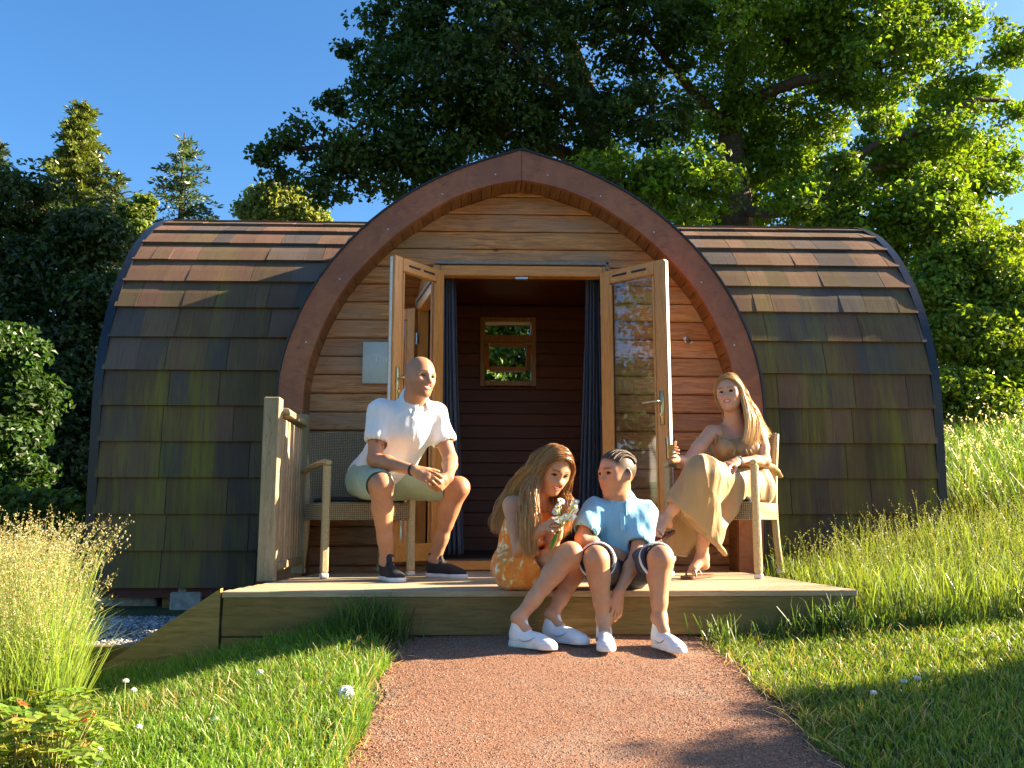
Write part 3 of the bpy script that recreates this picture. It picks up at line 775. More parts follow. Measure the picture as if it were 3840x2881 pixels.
# sign with its faint lettering
s0, s1 = at(1362,1283,YF-.015), at(1591,1440,YF-.015)
sg_ = MB(); cx_, cz_ = (s0.x+s1.x)/2, (s0.z+s1.z)/2
sg_.box((0,0,0), (s1.x-s0.x,.012,s0.z-s1.z), None, bev=.002)
for a in (-1,1):
    for b in (-1,1): sg_.lathe((a*((s1.x-s0.x)/2-.02),-.006,b*((s0.z-s1.z)/2-.02)), [(0,.003),(.005,.002),(.006,0)], 8, Vector((0,-1,0)))
sign = sg_.build('wall_sign', M['sign']); sign.location = (cx_, YF-.0175, cz_)
tag(sign, 'pale grey rectangular name board on the wall behind the left door', 'sign')
tc = bpy.data.curves.new('sign_text', 'FONT'); tc.body = 'The'; tc.size = .068; tc.extrude = .001
to = bpy.data.objects.new('sign_text', tc); COL.objects.link(to); bpy.context.view_layer.update()
dg = bpy.context.evaluated_depsgraph_get(); tm = bpy.data.meshes.new_from_object(to.evaluated_get(dg)); bpy.data.objects.remove(to)
to = bpy.data.objects.new('lettering', tm); COL.objects.link(to); tm.materials.clear(); tm.materials.append(M['signtext']); to.parent = sign
tp = at(1400,1356,YF-.03); to.location = (tp.x-cx_, -.008, tp.z-cz_); to.rotation_euler = (R(90),0,0)
# curtains
def curtain(label, xa_t, xb_t, xa_b, xb_b, seed):
    y0 = YF+.11; nz_, nx2 = 30, 70; V = []
    zt_, zb_ = at(1700,1040,y0).z+.02, DZ+.10
    cxm = (xa_t+xb_t)/2
    for j in range(nz_+1):
        t = j/nz_; 
        for i in range(nx2+1):
            u = i/nx2; tt = t**1.3; a = xa_t+(xa_b-xa_t)*tt; b = xb_t+(xb_b-xb_t)*tt
            ph = u*2*math.pi*5.5+.5*math.sin(3*t+seed)
            V.append((a+(b-a)*u - cxm + .006*math.cos(ph*2), .032*math.sin(ph)*(.7+.5*t)+.006*math.sin(ph*2.3+t*4), zt_+(zb_-zt_)*t-DZ))
    q = [(j*(nx2+1)+i, (j+1)*(nx2+1)+i, (j+1)*(nx2+1)+i+1, j*(nx2+1)+i+1) for j in range(nz_) for i in range(nx2)]
    o = mesh_np('curtain', V, quads=q, mats=M['curtain'], smooth=True); o.location = (cxm, y0, DZ)
    sm = o.modifiers.new('s','SOLIDIFY'); sm.thickness = .003
    tag(o, label, 'curtain', 'curtains inside the doorway'); return o
yc_ = YF+.11
curtain('dark grey blue curtain hanging inside the doorway behind the man', at(1662,1,yc_).x, at(1716,1,yc_).x, at(1660,1,yc_).x, at(1752,1,yc_).x, 1)
curtain('dark grey blue curtain hanging inside the doorway behind the boy', at(2186,1,yc_).x, at(2236,1,yc_).x, at(2140,1,yc_).x, at(2242,1,yc_).x, 2)
# ---- wicker armchairs
def chair(label, loc, rz, extra=0):
    t = tag(empty('wicker_armchair', loc, rz), label, 'chair', 'wicker armchairs on the deck')
    Wd, Dp, SH, AH = .56, .50, .43, .655
    for sx in (-1,1):
        q = MB(); x = sx*(Wd/2-.022)
        q.bar((x,-Dp/2,.03),(x*.99,-Dp/2+.005,AH-.015),.042,.042,bev=.008); 
        lg = q.build('front_leg', M['chairframe'], t)
        c = MB(); c.box((x,-Dp/2,.016),(.045,.045,.03),bev=.006); c.build('foot_cap', M['footcap'], lg)
        q = MB(); q.tube([(x*.97,Dp/2+.07,.03),(x*.96,Dp/2+.015,.2),(x*.95,Dp/2-.01,.40),(x*.96,Dp/2+.03,.62),(x*.98,Dp/2+.11,.86)], [.021,.021,.022,.020,.017], 8)
        lg = q.build('rear_leg', M['chairframe'], t)
        c = MB(); c.box((x*.97,Dp/2+.07,.016),(.042,.042,.03),bev=.006); c.build('foot_cap', M['footcap'], lg)
        q = MB(); q.tube([(x,-Dp/2-.03,AH-.004),(x,-Dp/2+.06,AH+.004),(x*1.02,Dp/2-.1,AH-.01),(x*1.04,Dp/2+.02,AH-.035),(x*1.04,Dp/2+.10,AH-.06)], [.020,.024,.023,.021,.018], 8, flat=.75)
        q.build('armrest', M['chairframe'], t)
    s_ = MB(); s_.box((0,0,SH-.05),(Wd-.086,Dp+.02,.10),None,bev=.012); s_.build('seat', M['wicker'], t)
    a = MB()
    for sx in (-1,1): a.box((sx*(Wd/2-.018),.0,SH-.055),(.022,Dp-.04,.10),None,bev=.006)
    a.box((0,-Dp/2-.012,SH-.055),(Wd-.088,.02,.10),None,bev=.006)
    a.build('apron', M['wicker'], t)
    b = MB(); nz_, nx2 = 12, 12; vs = []
    for k in (0,1):
        for j in range(nz_+1):
            tt = j/nz_; z = SH-.02+tt*.46
            yb2 = np.interp(z,[.40,.62,.86,.92],[Dp/2-.02,Dp/2+.025,Dp/2+.105,Dp/2+.125])
            for i in range(nx2+1):
                u = i/nx2*2-1; vs.append((u*(Wd/2-.03), yb2+.035*(1-u*u)*math.sin(tt*2.6+.3)+k*.02-.01, z+(.02*(1-u*u) if j == nz_ else 0)))
    st = (nz_+1)*(nx2+1); fs = []
    for j in range(nz_):
        for i in range(nx2):
            q4 = (j*(nx2+1)+i, j*(nx2+1)+i+1, (j+1)*(nx2+1)+i+1, (j+1)*(nx2+1)+i)
            fs.append(q4); fs.append(tuple(v+st for v in q4[::-1]))
    for i in range(nx2):
        a1 = nz_*(nx2+1)+i; fs.append((a1,a1+1,a1+1+st,a1+st)); fs.append((i+1,i,i+st,i+1+st))
    for j in range(nz_):
        a1 = j*(nx2+1); fs.append((a1,a1+nx2+1,a1+nx2+1+st,a1+st)); a1 += nx2; fs.append((a1+nx2+1,a1,a1+st,a1+nx2+1+st))
    b.add(vs, fs, smooth=True); b.build('backrest', M['wicker'], t)
    c = MB(); c.box((0,-.01,SH+.012),(Wd-.12,Dp-.04,.035),None,bev=.014); c.build('seat_pad', M['cushion'], t)
    return t
CH1 = Vector((-.745, 1.30, DZ)); CH1R = R(24)
CH2 = Vector((1.46, 1.17, DZ)); CH2R = R(-31)
chair('wicker armchair beside the railing that the man sits on', CH1, CH1R)
chair('wicker armchair at the right of the doors that the woman sits on', CH2, CH2R)
# ================================================================ VEGETATION
def rand_dirs(n):
    v = rng.normal(size=(n,3)); return v/np.linalg.norm(v, axis=1, keepdims=True)
def leaves(P, size, cols, up=.35, aspect=.62, jitter=.35, fold=.18, nrm=None):
    """one folded diamond leaf at each point; returns V, quads, colours"""
    n = len(P); d = rand_dirs(n); nn = rand_dirs(n) if nrm is None else nrm+rand_dirs(n)*.9
    nn[:,2] += up; nn /= np.linalg.norm(nn, axis=1, keepdims=True)
    d -= nn*(d*nn).sum(1, keepdims=True); d /= np.linalg.norm(d, axis=1, keepdims=True)+1e-9
    sd_ = np.cross(nn, d); s = (size*rng.uniform(1-jitter, 1+jitter, n))[:,None]
    V = np.stack([P-d*s*.5, P+sd_*s*aspect*.5+nn*s*fold, P+d*s*.5, P-sd_*s*aspect*.5+nn*s*fold], 1)
    Q = np.arange(n*4).reshape(n,4)
    return V.reshape(-1,3), Q, np.repeat(cols, 4, 0)
def leafcols(n, c, var=.3, hue=.12):
    c = np.array(c)[None]*rng.uniform(1-var, 1+var, (n,1)); c = c*(1+rng.uniform(-hue, hue, (n,3))); return np.clip(c, 0, 1)
def limb(mb, pts, r0, r1, n=8, wob=.06, col=(1,1,1)):
    pts = [Vector(p) for p in pts]; out = []; 
    seg = 6
    for i in range(len(pts)-1):
        p0 = pts[max(i-1,0)]; p1 = pts[i]; p2 = pts[i+1]; p3 = pts[min(i+2,len(pts)-1)]
        for k in range(seg):
            t = k/seg
            out.append(.5*((2*p1)+(p2-p0)*t+(2*p0-5*p1+4*p2-p3)*t*t+(-p0+3*p1-3*p2+p3)*t**3))
    out.append(pts[-1]); m = len(out)
    L = (pts[-1]-pts[0]).length
    out = [p+Vector((rng.normal(),rng.normal(),rng.normal()))*wob*(.05*L**.5 if 0<i<m-1 else 0) for i,p in enumerate(out)]
    rs = [(r0+(r1-r0)*(i/(m-1))**.8)*rng.uniform(.93,1.07) for i in range(m)]
    mb.tube(out, rs, n, col); return out
def broadleaf(name, label, cat, base, blobs, trunk_paths, leafsize, col, nclump, per, group=None, csize=.34, shell=.75, twigs=True, extra_limbs=(), mat='leaf', dark=None, squash=.7):
    """blobs: (centre, radius) in world space"""
    t = tag(empty(name, base), label, cat, group); B = Vector(base)
    tr = MB()
    for pts, r0, r1 in trunk_paths: limb(tr, [Vector(p)-B for p in pts], r0, r1, 10)
    tot = sum(r**2 for _, r in blobs); Ps = []; Cs = []; Ns = []
    for c, r in blobs:
        c = np.array(c, float); k = max(3, int(nclump*r**2/tot))
        d = rand_dirs(k); rad = r*rng.uniform(shell*.55, 1.12, k)**.7
        cc = c + d*rad[:,None]*np.array([1,1,squash if squash else 1])
        cb = rng.uniform(.75, 1.25, k)
        cs = csize*rng.uniform(.6, 1.4, k)*(r**.35)
        if twigs:
            for q in range(0, k, max(1, k//7)):
                limb(tr, [c-B, (c*.4+cc[q]*.6)-B+rng.normal(size=3)*.05*r, cc[q]-B], .035*r, .006, 5, .4)
        idx = np.repeat(np.arange(k), per)
        pd = rand_dirs(len(idx))*(rng.random(len(idx))**.45)[:,None]
        P = cc[idx] + pd*cs[idx][:,None]*np.array([1.15,1.15,.75])
        Ps.append(P); Ns.append(pd*.6+d[idx]*.4)
        c0 = leafcols(len(idx), col, .28, .14)*cb[idx][:,None]
        Cs.append(c0)
    P = np.concatenate(Ps)-np.array(B); C = np.concatenate(Cs)
    V, Q, CC = leaves(P, leafsize, C, nrm=np.concatenate(Ns))
    tr.build('trunk', M['bark'], t)
    mesh_np('crown', V, quads=Q, cols=CC, mats=M[mat], parent=t)
    return t
def A3(px, py, Y): return tuple(at(px, py, Y))

# ---- the big oak behind the pod
YO = 10.5
def bl(px, py, Y, rpx): return (A3(px, py, Y), rpx/FPX*(Y+4.25))
oak_l = [bl(1560,120,10,210),bl(1480,330,9.6,200),bl(1330,560,9.2,170),bl(1120,530,9.2,95),bl(1010,560,9.1,70),bl(1330,190,9.5,60),bl(1250,400,9.2,75),bl(1230,690,9.3,120),bl(1480,620,9.6,190),
         bl(1750,60,9.6,260),bl(1720,330,9.2,260),bl(1650,600,9.8,200),bl(1950,200,9.2,250),bl(1900,470,9.8,210),bl(2100,-20,9.5,260),bl(2420,110,10,250),bl(2440,430,9.4,190),bl(2420,-180,10,300),bl(2150,460,10,200),bl(1500,-160,10,230),bl(1900,-260,10,330),bl(1050,650,9.4,60),
         bl(1340,40,10.2,0.1)]
ob = tuple(Vector(A3(2330,1500,11.5))); ob = (ob[0], 11.5, -.1)
mt = lambda *a: [(p) for p in a]
broadleaf('oak_tree','huge tree whose shaded crown rises behind the porch apex','tree', ob, oak_l,
    [([ob, A3(2330,900,11.3), A3(2200,400,11), A3(2130,150,11)], .42, .16),
     ([A3(2300,700,11.3), A3(2080,560,10.4), A3(1800,500,9.8), A3(1560,620,9.6)], .17, .05),
     ([A3(2230,420,11), A3(1990,280,10.2), A3(1700,230,9.7), A3(1500,150,10)], .16, .04),
     ([A3(2080,560,10.4), A3(1720,640,9.8), A3(1330,560,9.4), A3(1080,560,9.2)], .12, .03),
     ([A3(2180,350,11), A3(2100,40,10.4), A3(1990,-200,10)], .14, .06)],
      .10, (.036,.074,.008), 1150, 62, csize=.27)  # crown's own shade is put into this darker leaf colour
oak_r = [bl(2700,60,9.8,260),bl(2560,680,8.8,190),bl(2330,700,9.2,180),bl(2700,420,11.5,200),bl(2960,150,11,260),bl(3180,60,10.4,280),bl(3050,430,11.2,170),bl(2980,620,11.2,130),
         bl(3300,250,10.2,240),bl(3480,120,10.4,190),bl(3560,380,10,150),bl(3450,560,9.8,200),bl(3300,620,10.4,160),bl(3250,820,9.6,190),bl(3480,820,9.2,190),bl(3120,860,10.5,110),bl(3790,160,9.6,110),bl(3800,430,9.4,80),
         bl(2650,700,9.0,120),bl(3380,980,10.2,150),bl(2790,810,12.6,110),bl(3010,850,12.6,110),bl(2900,690,12.8,120),bl(2640,830,12.4,100),bl(3150,760,12.4,120),bl(2560,780,11.8,100),bl(3740,1010,10,120),bl(3660,700,9.8,120),bl(3740,930,9.5,110),bl(3500,700,9.0,130),bl(3150,620,8.8,90),bl(3330,470,8.6,90),bl(2980,760,8.8,110),bl(3780,620,10.3,70),bl(3100,700,11.4,130),bl(3560,640,10.6,160),bl(3620,820,10.4,130),bl(2900,520,11.8,150),bl(3700,560,11,90),bl(2820,640,11.8,120),bl(2900,-220,10,320),bl(3350,-180,10,260),bl(3680,330,9.6,70)]
ob2 = tuple(Vector(A3(2860,1500,11.8))); ob2 = (ob2[0], 11.8, .1)
broadleaf('oak_tree','large sunlit green tree with a thick curving limb behind the right half of the roof','tree', ob2, oak_r,
    [([ob2, A3(2770,850,11.6), A3(2740,450,11.4), A3(2790,60,11)], .36, .15),
     ([A3(2775,780,11.6), A3(2900,800,10.6), A3(3080,740,9.8), A3(3260,560,9.4), A3(3480,480,9.2), A3(3640,380,9.2), A3(3790,380,9.3)], .12, .03),
     ([A3(3150,690,9.8), A3(3340,620,9.6), A3(3500,640,9.5)], .07, .03),
     ([A3(2745,420,11.4), A3(2950,320,10.6), A3(3200,260,10.2), A3(3480,120,10.2)], .15, .04),
     ([A3(2760,620,11.5), A3(2560,640,10), A3(2400,700,9.4)], .12, .03),
     ([A3(2742,500,11.4), A3(2560,300,10.6), A3(2420,120,10.1)], .13, .04)],
    .10, (.12,.21,.014), 1800, 58, csize=.28)  # sunlit side of the oak put into a brighter leaf green
vb = [bl(1900,1330,4.0,170),bl(1760,1250,4.2,130),bl(2050,1260,4.2,130),bl(1900,1180,4.4,120)]
broadleaf('green_bush','leafy bush seen through the small back window','bush',(vb[0][0][0],8.3,0),[((c[0]*1.0,8.0,c[2]*1.0+dz_),r_*1.7) for c,r_ in vb for dz_ in (1.05,.25)],[([(vb[0][0][0],8.3,0),(vb[0][0][0],8.2,2.4)],.06,.02)],.08,(.09,.17,.02),420,44,csize=.2)
# ---- trees right of the pod
rt = [bl(3640,1000,8.6,180),bl(3800,1130,8.2,160),bl(3620,1270,8,170),bl(3790,1380,8,150),bl(3560,1480,7.6,120),bl(3720,1560,7.4,130),bl(3480,1120,8.4,130),bl(3560,860,9,110),bl(3830,880,9,60)]
rbs = (A3(3680,1700,8.4)[0], 8.4, 1.5)
broadleaf('broadleaf_tree','bright yellow green tree filling the right edge beyond the pod','tree', rbs, rt,
    [([rbs, A3(3660,1300,8.4), A3(3640,1000,8.6)], .16, .05), ([A3(3660,1350,8.4), A3(3790,1150,8.2)], .08, .03)], .085, (.13,.21,.016), 900, 55, csize=.28)
# ---- dark wood on the left, one tree each
dw = [('dense dark shrub tree at the left edge, tallest of the shaded trees', [bl(60,760,9.6,170),bl(-60,1000,9.4,200),bl(170,1050,9.4,180),bl(60,1280,9.2,190),bl(200,1380,9.2,160),bl(-40,1500,9,150)]),
      ('shaded dark green tree directly left of the curved roof end', [bl(330,900,9.2,130),bl(400,1150,9,160),bl(330,1350,9,160),bl(250,1560,8.8,170),bl(420,1500,8.8,120),bl(300,1720,8.6,130)]),
      ('dark ivy green tree low behind the tall grass at left', [bl(100,1650,8.6,150),bl(-60,1700,8.4,150),bl(180,1790,8.4,110),bl(330,1800,8.5,90)])]
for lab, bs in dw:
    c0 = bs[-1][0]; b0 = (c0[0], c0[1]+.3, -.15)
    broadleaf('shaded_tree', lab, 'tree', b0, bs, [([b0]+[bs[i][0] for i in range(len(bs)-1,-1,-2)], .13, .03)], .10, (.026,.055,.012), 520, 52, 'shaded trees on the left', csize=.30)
lb = [bl(30,1270,6.4,80),bl(-20,1740,6.2,110),bl(80,1790,6.2,90),bl(130,1560,6.4,60),bl(40,1330,6.2,110),bl(70,1480,6.2,115),bl(-60,1560,6.2,130),bl(60,1640,6.2,90),bl(-50,1400,6.4,100)]
b0 = (lb[0][0][0], 6.3, -.1)
broadleaf('green_bush','fresh mid green bush at the left edge in front of the dark trees','bush', b0, lb, [([b0, lb[6][0], lb[4][0]], .06, .02)],   .08, (.036,.085,.014), 420, 46, csize=.22)
# ---- low hedge behind tall grass
hbs = [bl(px, 1905+12*math.sin(px), 2.6, 62) for px in range(-60, 290, 48)]
b0 = (hbs[3][0][0], 2.6, -.2)
broadleaf('low_hedge','low leafy hedge with yellowish tips behind the tall grass','hedge', b0, hbs, [([b0, hbs[3][0]], .03, .01), ([b0, hbs[6][0]], .03, .01), ([b0, hbs[0][0]], .03, .01)], .055, (.10,.15,.025), 240, 34, csize=.12, twigs=False)
# ---- pale willow behind
wb = [bl(1000,745,13,60),bl(1070,760,13,75),bl(960,790,13,60),bl(1130,800,13,60),bl(1040,810,13,80),bl(1180,830,13,40)]
b0 = (wb[4][0][0], 13.2, 0)
broadleaf('pale_tree','small pale yellow green tree showing above the roof under the oak','tree', b0, wb, [([b0, wb[4][0], wb[0][0]], .1, .03)], .10, (.21,.26,.075), 340, 50, csize=.28)
# small yellow green trees low between the conifers
for lab, bs in (('small yellow green tree between the conifers beside the roof end',[bl(510,800,11,50),bl(500,870,11,60),bl(545,760,11,30)]),):
    b0 = (bs[1][0][0], 11.1, 0)
    broadleaf('small_tree', lab, 'tree', b0, bs, [([b0, bs[1][0]], .07, .03)], .09, (.12,.18,.03), 160, 44, csize=.2)

# ---- conifers
def conifer(label, px, ptop, pbase, Y, halfpx, col, seed, dens=1.0, lean=0):
    top = at(px, ptop, Y); k = (Y+4.25)/FPX; base = Vector((top.x, Y, 0)); H = top.z; R0 = halfpx*k
    zlow = at(px, pbase, Y).z
    t = tag(empty('conifer_tree', base), label, 'tree', 'conifers against the sky'); tr = MB(); limb(tr, [(0,0,0),(0,0,H*.5),(0,0,H)], .13, .012, 8, .02)
    Ps = []; Ds = []; r2 = np.random.default_rng(seed); zc = zlow-.5
    while zc < H*.985:
        f = (H-zc)/(H-zlow); rr = R0*min(1.15, f**.85+.04); nb = int(5+4*min(1,f))
        for b in range(nb):
            a = r2.uniform(0, 6.28); L = rr*r2.uniform(.45, 1.25)
            dv_ = np.array([math.cos(a), math.sin(a), r2.uniform(.10,.55)]); p0 = np.array([0,0,zc]); m = max(3, int(L/.05*dens))
            s_ = np.linspace(.12, 1, m)[:,None]*L
            pts_ = p0 + dv_*s_ + np.array([0,0,-1])*.30*(s_/max(L,.1))**2*L*.9 + np.array([0,0,1])*.05*np.sin(s_*6)
            if b % 2 == 0: tr.tube([p0, pts_[m//2], pts_[-1]], [.018*f+.006,.009,.003], 4)
            for rep in range(6):
                off = r2.normal(size=(m,3))*np.array([.075,.075,.035])*(0.35+1.2*(1-np.linspace(0,1,m))[:,None]*min(1,L))
                Ps.append(pts_+off); dd = np.repeat(dv_[None], m, 0)+r2.normal(size=(m,3))*.55; dd[:,2] -= .25; Ds.append(dd)
        zc += .12*r2.uniform(.7,1.2)/max(.6,dens)*max(.7,min(1.3,f+.4))
    P = np.concatenate(Ps); D = np.concatenate(Ds); D /= np.linalg.norm(D, axis=1, keepdims=True); n = len(P)
    sd_ = np.cross(D, rand_dirs(n)); sd_ /= np.linalg.norm(sd_, axis=1, keepdims=True); s = .105*rng.uniform(.6,1.3,n)[:,None]
    V = np.stack([P, P+D*s*.5+sd_*s*.17, P+D*s, P+D*s*.5-sd_*s*.17], 1).reshape(-1,3)
    C = np.repeat(leafcols(n, col, .35, .15), 4, 0)
    tr.build('trunk', M['bark'], t); mesh_np('crown', V, quads=np.arange(n*4).reshape(n,4), cols=C, mats=M['needle'], parent=t)
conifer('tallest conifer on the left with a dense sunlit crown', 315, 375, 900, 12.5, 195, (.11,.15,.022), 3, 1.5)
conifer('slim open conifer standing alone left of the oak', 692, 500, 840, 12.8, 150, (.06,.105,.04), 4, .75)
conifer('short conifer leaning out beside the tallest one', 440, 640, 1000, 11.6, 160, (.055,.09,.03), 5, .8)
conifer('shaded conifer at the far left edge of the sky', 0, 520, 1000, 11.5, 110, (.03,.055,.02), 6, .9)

# ---- far wood closing the horizon
n = 46000; x = rng.uniform(-46, 46, n); hmax = 1.6+1.2*np.sin(x*.31)+.7*np.sin(x*.83+2)
P = np.stack([x, 24+rng.uniform(0,5,n)+.004*x*x, rng.random(n)**.8*(hmax+1.6)], -1)
V, Q, CC = leaves(P, .42, leafcols(n, (.03,.06,.015), .4))
tag(mesh_np('far_wood', V, quads=Q, cols=CC, mats=M['leaf']), 'dark far off wood closing the view behind the trees', 'wood', kind='stuff')
# ---- trees standing beside the photographer: they cast the dappled shade on the right
def side_tree(label, base, H, r, n1, seed, sq=.8):
    r2 = np.random.default_rng(seed); bs = []
    for i in range(n1):
        a = r2.uniform(0,6.28); q = r2.uniform(.2,1)*r
        bs.append(((base[0]+math.cos(a)*q, base[1]+math.sin(a)*q*.8, base[2]+H*r2.uniform(.45,.95)), r*r2.uniform(.3,.5)))
    broadleaf('shade_tree', label, 'tree', base, bs, [([base, (base[0],base[1],base[2]+H*.45), (base[0]+.2,base[1],base[2]+H*.85)], .18, .05)], .13, (.05,.10,.015), 260, 40, 'trees beside the lawn', csize=.4, squash=sq)
tg = [(1.9,-1.1,.26),(2.5,-1.25,.45),(3.2,-.95,.45),(1.45,-1.62,.26),(2.2,-1.85,.45),(3.1,-1.75,.5),(2.6,-1.6,.4),(3.6,-1.4,.5),(3.9,-1.2,.5),(4.2,-.5,.35),(1.15,-1.0,.05),(1.1,-1.45,.10)]
sbl = [((x_+sdir.x*s_, y_+sdir.y*s_, sdir.z*s_-.1), r_) for (x_,y_,r_) in tg for s_ in [(7.4+.35*math.sin(x_*5)-x_)/sdir.x]]
broadleaf('shade_tree','leafy tree beside the lawn nearest the deck','tree',(7.7,-1.9,.4),sbl,[([(7.7,-1.9,.4),(7.6,-1.7,1.3),(7.5,-.9,2.3)],.12,.04)],.10,(.05,.10,.015),900,34,'trees beside the lawn',csize=.34)
side_tree('leafy tree beside the left verge facing the doors', (-9.5,-2.2,-.4), 6.0, 2.2, 10, 25)
side_tree('leafy tree beside the lawn behind the viewer on the right', (8.6,-3.9,.2), 5.2, 1.9, 10, 22)
side_tree('leafy tree behind the viewer on the left', (-8.5,-11.5,-.5), 6.5, 2.8, 9, 23)
side_tree('leafy tree straight behind the viewer', (-1.5,-15,-.5), 6.0, 2.8, 9, 24)

# ---- grass
def blades(P, h, wd, lean, c0, c1, bend=.35, name='grass', var=.25, seedhead=None):
    n = len(P); a = rng.uniform(0, 6.28, n); la = rng.uniform(0, 6.28, n); l = lean*rng.uniform(.2,1.6,n)*h
    side = np.stack([np.cos(a), np.sin(a), np.zeros(n)], -1)*(wd*rng.uniform(.6,1.3,n))[:,None]*.5
    ln = np.stack([np.cos(la)*l, np.sin(la)*l, np.zeros(n)], -1); up = np.zeros((n,3)); up[:,2] = h
    m1 = P+up*.45+ln*.28; m2 = P+up*.8+ln*.65; tp = P+up*(1-.25*np.minimum(1,l/h)[:,None])+ln*1.15
    V = np.stack([P-side, P+side, m1-side*.85, m1+side*.85, m2-side*.5, m2+side*.5, tp], 1).reshape(-1,3)
    b = np.arange(n)[:,None]*7
    Q = np.concatenate([b+np.array([0,1,3,2]), b+np.array([2,3,5,4])]); T = b+np.array([4,5,6])
    k = rng.uniform(1-var,1+var,(n,1)); hu = 1+rng.uniform(-.1,.1,(n,3))
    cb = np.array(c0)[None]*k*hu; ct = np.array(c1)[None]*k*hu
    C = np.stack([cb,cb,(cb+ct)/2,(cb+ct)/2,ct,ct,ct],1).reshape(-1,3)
    return V, Q, T, C
class GM:
    def __init__(s): s.V=[];s.Q=[];s.T=[];s.C=[];s.n=0
    def add(s, V, Q=None, T=None, C=None):
        if Q is not None and len(Q): s.Q.append(np.asarray(Q)+s.n)
        if T is not None and len(T): s.T.append(np.asarray(T)+s.n)
        s.V.append(V); s.C.append(C); s.n += len(V)
    def build(s, name, mat, parent=None):
        return mesh_np(name, np.concatenate(s.V), quads=np.concatenate(s.Q) if s.Q else None, tris=np.concatenate(s.T) if s.T else None, cols=np.concatenate(s.C), mats=mat, parent=parent)
def scatter(n, x0, x1, y0, y1, ok):
    x = rng.uniform(x0,x1,n); y = rng.uniform(y0,y1,n); m = ok(x,y); x, y = x[m], y[m]; return np.stack([x,y,gz(x,y)-.004],-1)
pl = lambda y: -.405 - .035*y; prr = lambda y: 1.045 + .012*y
g = GM()
# left lawn
wl = lambda x,y: (x < pl(y)-.01+.03*np.sin(y*9)) & (y < -.01+.0*x)
P = scatter(120000, -3.0, -.36, -2.6, 0.0, wl); hh_ = .055+.045*(value_noise(P, 2.2, 5)+1)/2+.03*S(-.35,-.05,P[:,1])
patch = value_noise(P, 1.6, 9)
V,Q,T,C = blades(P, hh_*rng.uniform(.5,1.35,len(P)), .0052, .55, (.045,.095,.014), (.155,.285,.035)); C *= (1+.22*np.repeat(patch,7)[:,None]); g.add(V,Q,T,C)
P = scatter(9000, -3.0, -.38, -2.6, -.02, wl); V,Q,T,C = blades(P, rng.uniform(.05,.13,len(P)), .004, .8, (.22,.19,.08), (.42,.36,.17)); g.add(V,Q,T,C)
# right lawn
wr = lambda x,y: (x > prr(y)+.01+.025*np.sin(y*11+1)) & ((y < -.01) | (x > dxr+.02)) & (y < 1.8)
P = scatter(170000, 1.0, 4.6, -2.6, 1.2, wr); patch = value_noise(P, 1.9, 11)
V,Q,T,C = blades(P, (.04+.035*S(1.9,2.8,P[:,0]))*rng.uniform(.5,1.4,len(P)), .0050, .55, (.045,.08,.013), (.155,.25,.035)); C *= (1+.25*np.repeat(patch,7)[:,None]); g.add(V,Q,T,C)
P = scatter(9000, 1.0, 4.6, -2.6, 1.2, wr); V,Q,T,C = blades(P, rng.uniform(.03,.09,len(P)), .004, 1.0, (.2,.17,.07), (.38,.32,.15)); g.add(V,Q,T,C)
tag(g.build('grass', M['grass']), 'short mown grass of the lawns either side of the path', 'grass', kind='stuff')
# tufts along deck front
g = GM()
for cx_, cy_, n_, h_, sp in ((-.50,-.08,700,.21,.08),(-.68,-.10,500,.14,.12),(-1.0,-.1,350,.08,.14),(-1.3,-.1,300,.07,.14),(1.35,-.06,120,.11,.1),(1.62,-.06,260,.17,.10),(1.95,-.06,110,.10,.14),(2.12,-.08,160,.14,.08),(1.08,-.14,60,.14,.05)):
    P = np.stack([rng.normal(cx_,sp,n_), np.minimum(-.012, rng.normal(cy_,.05,n_)), np.zeros(n_)],-1); P[:,2] = gz(P[:,0],P[:,1])
    V,Q,T,C = blades(P, h_*rng.uniform(.4,1.25,n_), .0065, .5, (.03,.06,.012), (.085,.16,.03)); g.add(V,Q,T,C)
tag(g.build('long_grass', M['grass']), 'longer dark grass tufts growing against the deck front', 'grass', kind='stuff')
# seeding grasses
def seedgrass(g, P, h, cst, chead, nst=16, spread=.03, headlen=.16, sz=.010, lean=.18):
    n = len(P); la = rng.uniform(0,6.28,n); l = lean*h*rng.uniform(.2,1.5,n)
    V,Q,T,C = blades(P, h, .0035, .2, cst[0], cst[1], var=.2)
    V = V.reshape(n,7,3); d = np.stack([np.cos(la)*l, np.sin(la)*l, np.zeros(n)],-1)
    tp = V[:,6]; g.add(V.reshape(-1,3),Q,T,C)
    base = V[:,4]; ax = (tp-base); ax /= np.linalg.norm(ax,axis=1,keepdims=True)
    idx = np.repeat(np.arange(n), nst); u = rng.random(len(idx))
    Pp = tp[idx] - ax[idx]*(u*headlen)[:,None] + rand_dirs(len(idx))*(spread*(.25+.9*u)*rng.random(len(idx)))[:,None]
    V2,Q2,C2 = leaves(Pp, sz, leafcols(len(idx), chead, .3), up=0, aspect=.5); g.add(V2,Q2,None,C2)
g = GM()   # tall tan grass at the left
def stand(n, pxs, Y0, Y1, f=lambda x,y: True):
    y = rng.uniform(Y0,Y1,n); x = np.array([at(p, 1900, q).x for p, q in zip(rng.uniform(pxs[0],pxs[1],n), y)])
    return np.stack([x, y, gz(x,y)-.01], -1)
P = stand(1500, (-120,290), -1.15, -.1); hs = np.array([.70]*len(P))*rng.uniform(.62,1.25,len(P))
seedgrass(g, P, hs, ((.07,.14,.025),(.22,.31,.07)), (.40,.35,.20), 14, .03, .20, .010)
P = stand(10000, (-150,300), -1.25, .3); V,Q,T,C = blades(P, rng.uniform(.2,.56,len(P)), .005, .3, (.07,.12,.02), (.24,.34,.06)); g.add(V,Q,T,C)
